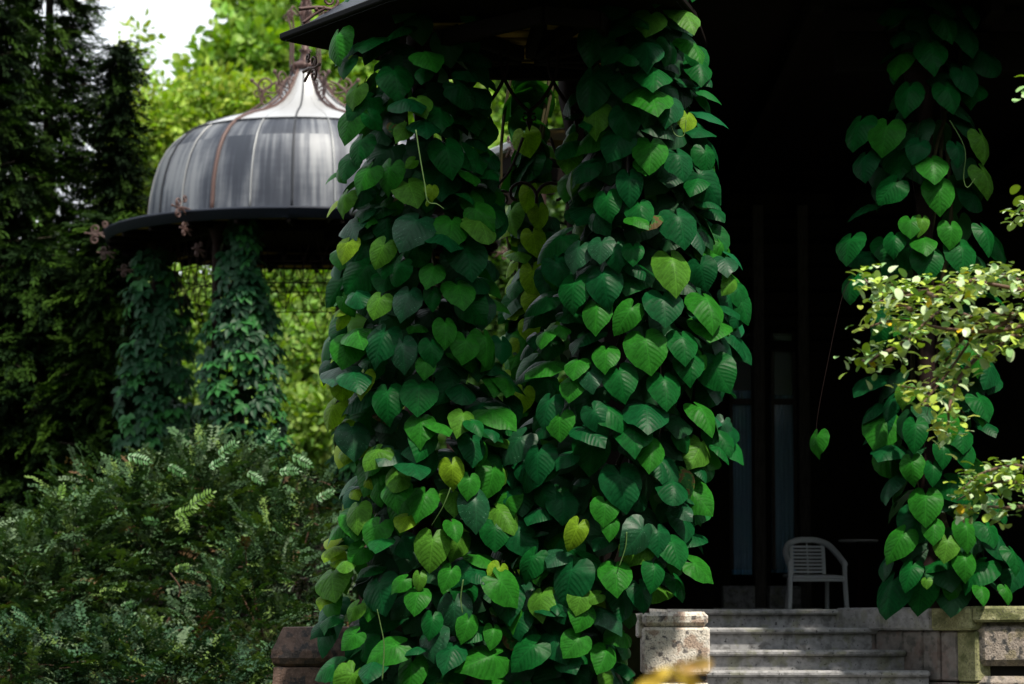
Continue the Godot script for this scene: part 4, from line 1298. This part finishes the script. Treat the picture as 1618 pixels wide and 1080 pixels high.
func far_trees() -> void:
	var big := leaf_cluster(701, 12, 0.26, 0.24, 0.17)
	var mid := leaf_cluster(702, 14, 0.20, 0.15, 0.10)
	var B := func(px: float, py: float, d: float, rx: float, ry: float) -> Array: return [pt(px, py, d), Vector3(rx, ry, rx * 0.8)]
	leafy_tree("tall bright green broad-leaved tree rising straight behind the dome's finial", pt(470, 1180, 62) * Vector3(1, 0, 1),
		[B.call(438, 25, 62, 0.9, 0.8), B.call(450, 40, 62, 1.0, 1.0), B.call(420, 100, 61, 1.3, 0.8), B.call(520, 120, 63, 1.6, 1.2), B.call(540, 40, 63, 0.8, 0.6), B.call(368, 98, 61, 0.6, 0.45), B.call(325, 145, 61, 0.6, 0.35), B.call(620, 200, 63, 2.0, 2.0), B.call(470, 190, 62, 2.0, 1.0), B.call(450, -40, 62, 0.9, 0.7), B.call(560, -120, 64, 1.4, 0.8)], 75.0, Color(0.17, 0.32, 0.040), big, 71)
	leafy_tree("lower yellow-green tree between the conifers and the dome", pt(300, 1180, 54) * Vector3(1, 0, 1),
		[B.call(300, 185, 54, 1.3, 0.55), B.call(380, 165, 54, 0.9, 0.5), B.call(255, 215, 53, 0.6, 0.4), B.call(350, 230, 54, 1.5, 0.9), B.call(250, 280, 54, 1.2, 0.9), B.call(420, 200, 55, 0.9, 0.6), B.call(230, 360, 54, 1.1, 0.9)], 90.0, Color(0.24, 0.36, 0.045), mid, 72, 0.16)
	leafy_tree("slim pale tree whose tip stands alone against the white sky", pt(225, 1180, 58) * Vector3(1, 0, 1),
		[B.call(212, 75, 58, 0.22, 0.40), B.call(222, 112, 58, 0.28, 0.35), B.call(207, 160, 58, 0.28, 0.35), B.call(222, 205, 58, 0.36, 0.25), B.call(190, 260, 58, 0.5, 0.4)], 45.0, Color(0.2, 0.32, 0.04), mid, 73, 0.10)
	leafy_tree("bright tree glimpsed through the gap between the two big vines", pt(860, 1180, 66) * Vector3(1, 0, 1),
		[B.call(760, 160, 66, 1.6, 1.6), B.call(860, 140, 66, 1.6, 1.6), B.call(930, 220, 66, 1.6, 1.6), B.call(820, 250, 66, 1.6, 1.6), B.call(700, 260, 65, 1.8, 1.8), B.call(860, 20, 66, 1.8, 1.4)], 60.0, Color(0.12, 0.24, 0.03), big, 74)
	leafy_tree("shadowy tree filling the view under the covered way", pt(840, 1180, 58) * Vector3(1, 0, 1),
		[B.call(780, 350, 58, 1.4, 1.2), B.call(900, 380, 58, 1.4, 1.2), B.call(830, 480, 57, 1.4, 1.2), B.call(760, 560, 58, 1.3, 1.2), B.call(880, 600, 57, 1.4, 1.2), B.call(680, 450, 58, 1.5, 1.5), B.call(700, 650, 58, 1.5, 1.5), B.call(620, 380, 58, 1.4, 1.3), B.call(820, 700, 57, 1.4, 1.2)], 70.0, Color(0.04, 0.10, 0.018), big, 77)
	leafy_tree("sunlit yellow-green thicket behind the gazebo's lattice", pt(500, 1180, 47) * Vector3(1, 0, 1) + Vector3(0, TOP - 0.1, 0),
		[B.call(470, 470, 47, 0.9, 0.7), B.call(530, 500, 47, 0.8, 0.8), B.call(460, 570, 46, 0.9, 0.8), B.call(540, 610, 46, 0.8, 0.8), B.call(400, 520, 47, 0.8, 0.8), B.call(310, 480, 47, 0.8, 0.6), B.call(310, 600, 47, 0.9, 0.9), B.call(480, 670, 45, 0.9, 0.6), B.call(600, 560, 47, 0.8, 1.2), B.call(440, 430, 47, 0.7, 0.4)], 120.0, Color(0.17, 0.30, 0.055), mid, 75, 0.08, "thicket", "bush", "")
	# dark wood closing the garden
	rng.seed = 76
	var xfs := []
	var cols := []
	for i in 5200:
		var x := rr(-26, 16)
		var y := pow(rr(0, 1), 0.8) * (5.2 + 1.6 * sin(x * 0.7) + sin(x * 1.9))
		xfs.append(Transform3D(Basis(Vector3(rr(-1, 1), rr(-1, 1), rr(-1, 1)).normalized(), rr(0, TAU)).scaled(Vector3.ONE * rr(1.6, 2.6)), Vector3(x, y, -74.0 + rr(-2.0, 2.0))))
		cols.append(Color(0.035, 0.08, 0.015) * rr(0.6, 1.3))
	# added ring of unseen trees round the viewer, cutting low sky light
	for i in 3800:
		var a := rr(-0.35, 3.5)
		var r := rr(17.0, 21.0)
		if absf(a - 1.75) < 0.24: continue   # gap shaped to let low sky light into the porch
		var y := pow(rr(0, 1), 0.85) * (16.0 + 2.0 * sin(a * 9.0))
		xfs.append(Transform3D(Basis(Vector3(rr(-1, 1), rr(-1, 1), rr(-1, 1)).normalized(), rr(0, TAU)).scaled(Vector3.ONE * rr(3.0, 4.6)), Vector3(4.0 + cos(a) * r, y, -4.0 + sin(a) * r)))
		cols.append(Color(0.035, 0.08, 0.015) * rr(0.6, 1.3))
	tag(many("woods_and_light_screen", big, M.foliage, xfs, cols), "dark green wood behind the garden, with an added unseen tree ring holding back sky light", "wood", "", "stuff")

# flat feathery spray of a conifer, pointing along +x, drooping
func spray_mesh(sd: int) -> ArrayMesh:
	rng.seed = sd
	var list := []
	for i in 16:
		var t := i / 16.0
		for s in [-1.0, 1.0]:
			var p := Vector3(t * 0.9, -0.25 * t * t, rr(-0.03, 0.03))
			list.append([p, Vector3(rr(0.5, 0.9), rr(-0.5, 0.4), s * rr(0.5, 0.95)), Vector3(rr(-0.5, 0.5), 1, rr(-0.6, 0.6)), (0.26 - 0.14 * t) * rr(0.7, 1.3), 0.05])
			list.append([p + Vector3(0.06, rr(-0.06, 0.05), s * (0.13 - 0.08 * t)), Vector3(0.95, rr(-0.6, 0.3), s * 0.35), Vector3(rr(-0.5, 0.5), 1, rr(-0.6, 0.6)), 0.16 - 0.06 * t, 0.045])
	list.append([Vector3(0.85, -0.12, 0), Vector3(1, -0.3, 0), Vector3(0, 1, 0), 0.25, 0.07])
	return blades(list, 0.15)

func conifers() -> void:
	var sprays := [spray_mesh(811), spray_mesh(812)]
	# foot pixel, distance, height, greatest radius, bare gaps, tone
	for v in [["tall dark conifer with sky showing through its thin upper branches", 62, 40.0, 13.5, 1.15, 0.8, Color(0.009, 0.021, 0.005), 82],
			["slender dark conifer whose pointed tip ends just below the white sky", 176, 38.5, 9.05, 0.26, 1.0, Color(0.005, 0.012, 0.004), 83],
			["shaggy conifer beside the gazebo, filling the gloom under its eave", 165, 36.5, 6.4, 1.2, 1.0, Color(0.010, 0.024, 0.005), 84],
			["dark conifer cut off by the edge of the view", -70, 38.0, 12.0, 1.9, 1.0, Color(0.007, 0.017, 0.005), 85],
			["dense low conifer in the darkest corner behind the shrubs", 50, 37.0, 6.0, 1.9, 1.0, Color(0.007, 0.018, 0.005), 86]]:
		var foot := pt(v[1], 900, v[2])
		foot.y = TOP - 0.1
		var t := thing("conifer", v[0], "tree", foot, 0.0, "conifers beside the gazebo")
		rng.seed = v[7]
		var Ht: float = v[3] - foot.y
		var R: float = v[4]
		var st := begin()
		tube(st, [Vector3.ZERO, Vector3(0.04, Ht * 0.5, 0), Vector3(0, Ht * 0.98, 0)], 0.17, 0.015, 7)
		obj("trunk", done(st), M.bark, t)
		var xfs := [[], []]
		var cols := [[], []]
		var st2 := begin()
		var n := int(Ht * 42.0)
		for i in n:
			var f := (i + rr(0, 1)) / n
			var y := 0.15 + f * (Ht - 0.2)
			var r := R * (pow(1.0 - f, 0.75) * 1.15 + 0.06) * rr(0.62, 1.08)
			var az := i * 2.399 + rr(-0.3, 0.3)
			if v[5] < 1.0 and f > 0.42 and rr(0, 1) > v[5]: continue
			var d := Vector3(cos(az), 0, sin(az))
			var rise := lerpf(-0.25, 0.5, f)
			if i % 3 == 0 and r > 0.35:
				tube(st2, [Vector3(0, y, 0), d * r * 0.5 + Vector3(0, y + rise * r * 0.5, 0), d * r * 0.95 + Vector3(0, y + rise * r * 0.7, 0)], 0.018, 0.006, 4)
			var m := int(4 + r * 9.0)
			for k in m:
				var q := lerpf(0.25, 1.0, float(k) / m)
				var at := d * r * q + Vector3(0, y + rise * r * q - 0.12 * q * q * r, 0)
				var a2 := az + rr(-0.9, 0.9)
				var b := Basis(Vector3.UP, -a2) * Basis(Vector3.BACK, rr(-0.75, 0.35)) * Basis(Vector3.RIGHT, rr(-0.5, 0.5))
				var w := rng.randi() % 2
				xfs[w].append(Transform3D(b.scaled_local(Vector3.ONE * rr(0.28, 0.55)), at))
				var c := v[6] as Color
				cols[w].append(c * rr(0.6, 1.4) if q < 0.8 else Color(c.r * 2.6, c.g * 2.4, c.b * 1.1) * rr(0.7, 1.4))  # outer sprays coloured lighter, as if their tips caught the light
		obj("limb", done(st2), M.bark, t)
		tag(t.get_node("limb"), "", "", "", "stuff")
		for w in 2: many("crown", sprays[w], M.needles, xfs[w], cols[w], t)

# arching twig with pairs of small oval leaves along +x
func twig_mesh(sd: int, pairs: int, l: float, w: float) -> ArrayMesh:
	rng.seed = sd
	var list := []
	for i in pairs:
		var t := (i + 0.5) / pairs
		var p := Vector3(t, 0.22 * t - 0.35 * t * t, rr(-0.02, 0.02))
		for s in [-1.0, 1.0]:
			list.append([p, Vector3(rr(0.2, 0.8), rr(-0.2, 0.35), s), Vector3(rr(-0.3, 0.3), 1, rr(-0.3, 0.3)), l * rr(0.75, 1.2), w * rr(0.8, 1.2)])
	return blades(list, 0.18)

# fern-like leaf of a sumach shoot: paired leaflets along +x
func frond_mesh(sd: int) -> ArrayMesh:
	rng.seed = sd
	var list := []
	for i in 8:
		var t := (i + 0.6) / 8.5
		var p := Vector3(t, 0.10 * t - 0.30 * t * t, 0)
		for s in [-1.0, 1.0]:
			list.append([p, Vector3(rr(0.35, 0.75), rr(-0.35, 0.1), s), Vector3(rr(-0.3, 0.3), 1, rr(-0.3, 0.3)), 0.34 * rr(0.8, 1.15) * (1.0 - 0.6 * absf(t - 0.4)), 0.085])
	list.append([Vector3(1.0, -0.2, 0), Vector3(1, -0.4, 0), Vector3(0, 1, 0), 0.2, 0.08])
	return blades(list, 0.15)

func shrubs() -> void:
	var twigs := [twig_mesh(901, 9, 0.17, 0.10), twig_mesh(902, 8, 0.19, 0.09)]
	var fr := frond_mesh(910)
	mat("frond_bright", lin(0.10, 0.21, 0.025), 0.5)
	M.frond_bright.backlight_enabled = true
	M.frond_bright.backlight = Color(0.38, 0.46, 0.08)
	mat("frond_pale", lin(0.06, 0.17, 0.05), 0.45)
	M.frond_pale.backlight_enabled = true
	M.frond_pale.backlight = Color(0.2, 0.28, 0.08)
	# mounds: pixel, row, distance, radii in metres
	for v in [["great rounded small-leaved shrub heaped in front of the gazebo", [[260, 880, 29.0, 1.25, 1.05], [300, 790, 29.6, 0.75, 0.55], [180, 900, 28.6, 0.9, 0.75], [350, 850, 29.2, 0.9, 0.85]], Color(0.038, 0.076, 0.032), 91, 300.0],
			["small-leaved shrub with pale twig tips at the outer edge of the garden", [[40, 980, 27.6, 0.9, 0.85], [110, 930, 28.0, 0.8, 0.8], [-40, 1000, 27.4, 0.8, 0.9]], Color(0.050, 0.094, 0.042), 92, 300.0],
			["dark glossy small-leaved shrub between the brown pedestal and the great shrub", [[420, 950, 27.8, 0.8, 0.75], [380, 1020, 27.2, 0.8, 0.6], [470, 880, 28.8, 0.55, 0.55], [460, 800, 29.8, 0.5, 0.45]], Color(0.038, 0.078, 0.034), 93, 260.0],
			["low spreading shrub along the bottom of the bushes", [[100, 1075, 26.2, 0.9, 0.5], [230, 1080, 26.0, 0.9, 0.45], [330, 1090, 26.0, 0.7, 0.4], [10, 1090, 26.0, 0.7, 0.5]], Color(0.026, 0.060, 0.030), 94, 260.0]]:
		var c0 := pt(v[1][0][0], v[1][0][1], v[1][0][2])
		var t := thing("shrub", v[0], "shrub", Vector3(c0.x, 0, c0.z), 0.0, "small-leaved shrubs before the gazebo")
		rng.seed = v[3]
		var xfs := [[], []]
		var cols := [[], []]
		for m in v[1]:
			var c := pt(m[0], m[1], m[2]) - t.position
			var r := Vector3(m[3], m[4], m[3] * 0.8)
			for i in 3:
				var st := begin()
				var d := Vector3(rr(-1, 1), rr(0.3, 1), rr(0.3, 1)).normalized()
				tube(st, curve([Vector3(c.x * 0.3, 0.0, c.z * 0.3), c * Vector3(0.7, 0.6, 0.7), c + d * r * 0.6, c + d * r * 1.02 + Vector3(rr(-0.2, 0.2), -0.1, 0.1)], 4), 0.016, 0.004, 5)
				obj("branch", done(st), M.red_twig, t)
			var n := int(v[4] * (r.x * r.y * 2.0 + r.x * r.z))
			for i in n:
				var d := Vector3(rng.randfn(), rng.randfn() * 0.9 + 0.25, rng.randfn() + 0.35).normalized()
				var lump := 1.0 + 0.26 * sin(d.x * 6.0 + v[3]) * sin(d.y * 5.0 + 1.0) + 0.10 * sin(d.x * 15.0 + d.y * 12.0)
				var p := c + d * r * lump * pow(rr(0.25, 1.0), 0.35)
				if p.y < 0.05: continue
				var out := (d * Vector3(1, 0.6, 1) + Vector3(rr(-0.7, 0.7), rr(-0.3, 0.6), rr(-0.7, 0.7))).normalized()
				var b := Basis(Vector3.UP, atan2(-out.z, out.x)) * Basis(Vector3.BACK, asin(clampf(out.y, -0.9, 0.9))) * Basis(Vector3.RIGHT, rr(-0.8, 0.8))
				var w := rng.randi() % 2
				xfs[w].append(Transform3D(b.scaled_local(Vector3.ONE * rr(0.18, 0.36)), p))
				var k := pow(rr(0.3, 1.5), 1.5) + 0.15
				var tc := v[2] as Color
				var col := Color(tc.r * k, tc.g * k, tc.b * k)
				if rr(0, 1) < 0.14: col = Color(0.12, 0.19, 0.05)
				elif rr(0, 1) < 0.02: col = Color(0.10, 0.06, 0.03)
				elif rr(0, 1) < 0.18: col = Color(0.11, 0.16, 0.09)
				cols[w].append(col)
		for w in 2: many("foliage", twigs[w], M.small_leaf, xfs[w], cols[w], t)
	# bare twisted branches among the leaves, and bright sumach fronds growing through
	var s := thing("sumach_saplings", "bright green fern-like sumach shoots growing up through the shrubs", "sapling", Vector3(pt(290, 900, 28.0).x, 0, -28.2))
	rng.seed = 95
	for b in [[[250, 1010], [275, 960], [285, 930], [270, 905]], [[310, 1060], [315, 990], [335, 960], [365, 940]], [[140, 935], [160, 950], [178, 958]], [[260, 1000], [240, 990], [225, 975]]]:
		var c := []
		for p in b: c.append(pt(p[0], p[1], 27.4) - s.position + Vector3(0, 0, rr(-0.1, 0.1)))
		var st := begin()
		tube(st, curve(c, 5), 0.014, 0.006, 5)
		obj("branch", done(st), M.red_twig, s)
	for f in [[275, 815, 60, 35, 0], [300, 800, 70, 30, 0], [285, 808, 50, -60, 0], [255, 825, 48, 175, 1], [370, 852, 38, 8, 0], [192, 935, 34, 60, 0], [275, 900, 42, 30, 0], [140, 925, 52, -35, 0], [190, 960, 44, 10, 1], [205, 970, 40, -20, 1], [150, 970, 34, 10, 0], [95, 790, 44, 60, 0], [80, 975, 40, -25, 1], [225, 990, 30, -20, 0],
			[460, 720, 60, -40, 1], [440, 745, 54, 20, 1], [420, 700, 50, 45, 1], [500, 790, 50, 10, 1], [390, 745, 50, -20, 1], [345, 720, 60, 15, 1], [200, 720, 60, -15, 1], [330, 740, 52, 30, 1], [265, 735, 50, -30, 1], [340, 985, 44, -30, 1], [360, 960, 40, 20, 1], [330, 1040, 44, 10, 1], [360, 1060, 40, -25, 1], [40, 1060, 40, 40, 0], [260, 1075, 44, 10, 1]]:
		var l: float = f[2] * 0.58 / LENS * 28.0
		var b := Basis(Vector3.BACK, deg_to_rad(f[3])) * Basis(Vector3.RIGHT, rr(0.9, 1.5)) * Basis(Vector3.UP, rr(-0.5, 0.5))
		obj("frond", fr, M.frond_bright if f[4] == 0 else M.frond_pale, s, Transform3D(b.scaled_local(Vector3.ONE * l), pt(f[0], f[1], 27.5) - s.position))

func oval_leaf(sd: int) -> ArrayMesh:
	rng.seed = sd
	var V := PackedVector3Array()
	var I := PackedInt32Array()
	V.append(Vector3(0, -0.5, 0.03))
	var n := 12
	for k in n:
		var a := TAU * k / n
		var x := sin(a) * 0.30 * (1.0 + 0.12 * cos(a))
		V.append(Vector3(x, -0.5 - cos(a) * 0.5, absf(x) * 0.25 - 0.10 * cos(a) * cos(a) * rr(0.6, 1.2)))
	for k in n: I.append_array([0, 1 + (k + 1) % n, 1 + k])
	return from_arrays(V, PackedVector2Array(), I)

func sunlit_branches() -> void:
	var t := thing("sunlit_shrub", "sunlit pale green small-leaved branches reaching in before the shaded porch", "shrub", Vector3(3.3, 0, -15.2))
	var o := -t.position
	rng.seed = 101
	mat("oval_pale", lin(0.44, 0.55, 0.32), 0.34, 0.0, 0.6)
	mat("oval_green", lin(0.22, 0.38, 0.14), 0.36, 0.0, 0.6)
	mat("oval_lime", lin(0.36, 0.48, 0.07), 0.4)
	mat("oval_gold", lin(0.55, 0.38, 0.02), 0.45)
	for k in ["oval_pale", "oval_green", "oval_lime", "oval_gold"]:
		M[k].backlight_enabled = true
		M[k].backlight = Color(0.76, 0.80, 0.36)
	var mats := [M.oval_pale, M.oval_green, M.oval_lime, M.oval_gold]
	var shapes := [oval_leaf(111), oval_leaf(112), oval_leaf(113)]
	# main stem out of frame, and the boughs that reach into view
	var st := begin()
	tube(st, curve([o + Vector3(3.4, 0, -15.2), o + Vector3(3.32, 1.2, -15.2), o + pt(1720, 520, 15.1), o + pt(1700, 300, 15.0)], 5), 0.05, 0.03, 8)
	obj("stem", done(st), M.bark, t)
	var n := 0
	var xfs := []
	var cols := []
	for b in [[[1720, 480], [1590, 520], [1500, 520], [1420, 505], [1362, 520], 1.0], [[1720, 480], [1600, 455], [1520, 445], [1440, 465], [1380, 478], 1.0], [[1640, 500], [1560, 500], [1500, 560], [1470, 610], [1425, 610], 1.0], [[1600, 510], [1520, 590], [1500, 640], [1498, 668], [1492, 690], 1.0],
			[[1720, 500], [1640, 470], [1580, 450], [1540, 445], [1500, 470], 1.0], [[1720, 560], [1640, 540], [1600, 530], [1570, 555], [1545, 560], 0.8], [[1460, 510], [1420, 545], [1390, 560], [1372, 572], [1358, 566], 0.9], [[1440, 490], [1400, 470], [1382, 455], [1372, 448], [1366, 440], 0.7], [[1480, 470], [1455, 460], [1430, 462], [1412, 452], [1405, 445], 0.6], [[1640, 450], [1600, 440], [1570, 432], [1540, 440], [1510, 452], 0.8],
			[[1720, 780], [1640, 770], [1590, 760], [1550, 770], [1512, 790], 1.0], [[1700, 790], [1620, 740], [1585, 738], [1550, 748], [1520, 772], 0.9], [[1720, 620], [1790, 600], [1850, 610], [1900, 640], [1940, 660], 1.0], [[1715, 420], [1770, 380], [1820, 350], [1860, 340], [1910, 350], 1.0], [[1700, 300], [1690, 240], [1670, 190], [1650, 160], [1640, 130], 1.0], [[1702, 310], [1730, 230], [1760, 180], [1800, 140], [1830, 120], 1.0], [[1725, 700], [1760, 720], [1800, 740], [1840, 760], [1880, 770], 1.0], [[1720, 520], [1760, 480], [1800, 470], [1850, 480], [1890, 500], 1.0],
			[[1700, 800], [1620, 800], [1590, 802], [1560, 800], [1530, 805], 0.7], [[1720, 330], [1680, 332], [1640, 335], [1620, 335], [1612, 333], 1.0], [[1560, 520], [1530, 500], [1490, 490], [1450, 520], [1430, 548], 0.9], [[1600, 500], [1570, 520], [1540, 530], [1500, 585], [1455, 640], 0.8]]:
		var c := []
		for i in 5:
			var d := 15.1 + 0.25 * sin(i * 1.7 + b[0][1]) - 0.06 * i
			c.append(o + pt(b[i][0], b[i][1], d))
		var path := curve(c, 8)
		st = begin()
		tube(st, path, 0.015, 0.004, 5)
		obj("branch", done(st), M.red_twig, t)
		for i in path.size():
			var shown: bool = path[i].x - o.x < 2.80 and path[i].y - o.y < 4.4
			for k in int(3.4 * b[5] + rr(0, 1.2)):
				var p: Vector3 = path[i] + Vector3(rng.randfn(), rng.randfn() * 0.8 + 0.2, rng.randfn()) * 0.052
				var r := rr(0, 1)
				var kind := 0 if r < 0.42 else 1 if r < 0.70 else 2 if r < 0.98 else 3
				var xf := Transform3D((Basis(Vector3.UP, rr(0, TAU)) * Basis(Vector3.RIGHT, rr(-1.9, -0.5)) * Basis(Vector3.BACK, rr(-0.7, 0.7))).scaled_local(Vector3.ONE * rr(0.045, 0.082)), p)
				if n < 300 and k < 2 and shown:
					obj("leaf", shapes[rng.randi() % 3], mats[kind], t, xf)
					n += 1
				else:
					xfs.append(xf)
					cols.append([Color(0.44, 0.55, 0.32), Color(0.22, 0.38, 0.14), Color(0.36, 0.48, 0.07), Color(0.55, 0.38, 0.02)][kind])
	many("foliage", shapes[0], M.small_leaf, xfs, cols, t)

func blurred_sprig() -> void:
	var t := thing("orange_sprig", "out-of-focus orange-yellow leaf sprig in front of the lichened pedestal", "sprig", pt(1062, 1190, 6.2))
	var o := -t.position
	rng.seed = 121
	var shapes := [oval_leaf(131), oval_leaf(132)]
	mat("amber_leaf", lin(0.82, 0.52, 0.20), 0.5)
	mat("lemon_leaf", lin(0.72, 0.52, 0.07), 0.5)
	for k in ["amber_leaf", "lemon_leaf"]:
		M[k].backlight_enabled = true
		M[k].backlight = Color(0.6, 0.5, 0.2)
	var st := begin()
	tube(st, curve([o + Vector3(pt(1064, 1190, 6.2).x + 0.06, 0, -6.25), o + pt(1064, 1190, 6.2), o + pt(1068, 1120, 6.2), o + pt(1062, 1060, 6.2), o + pt(1066, 1042, 6.2)]), 0.003, 0.002, 5)
	obj("stem", done(st), M.red_twig, t)
	for l in [[1070, 1052, 1.5, 36, 0], [1085, 1050, 1.65, 44, 0], [1062, 1048, 0.2, 30, 1], [1058, 1056, -1.0, 34, 1], [1055, 1068, -1.3, 40, 1], [1072, 1064, 1.0, 38, 1], [1050, 1076, -1.4, 44, 1], [1078, 1076, 1.2, 36, 1], [1060, 1080, 0.0, 40, 1], [1040, 1084, -1.5, 40, 1]]:
		obj("leaf", shapes[rng.randi() % 2], M.amber_leaf if l[4] == 0 else M.lemon_leaf, t, Transform3D((Basis(Vector3.BACK, l[2]) * Basis(Vector3.UP, rr(-0.5, 0.5))).scaled_local(Vector3.ONE * l[3] * 0.92 / LENS * 6.2), o + pt(l[0], l[1], 6.2)))
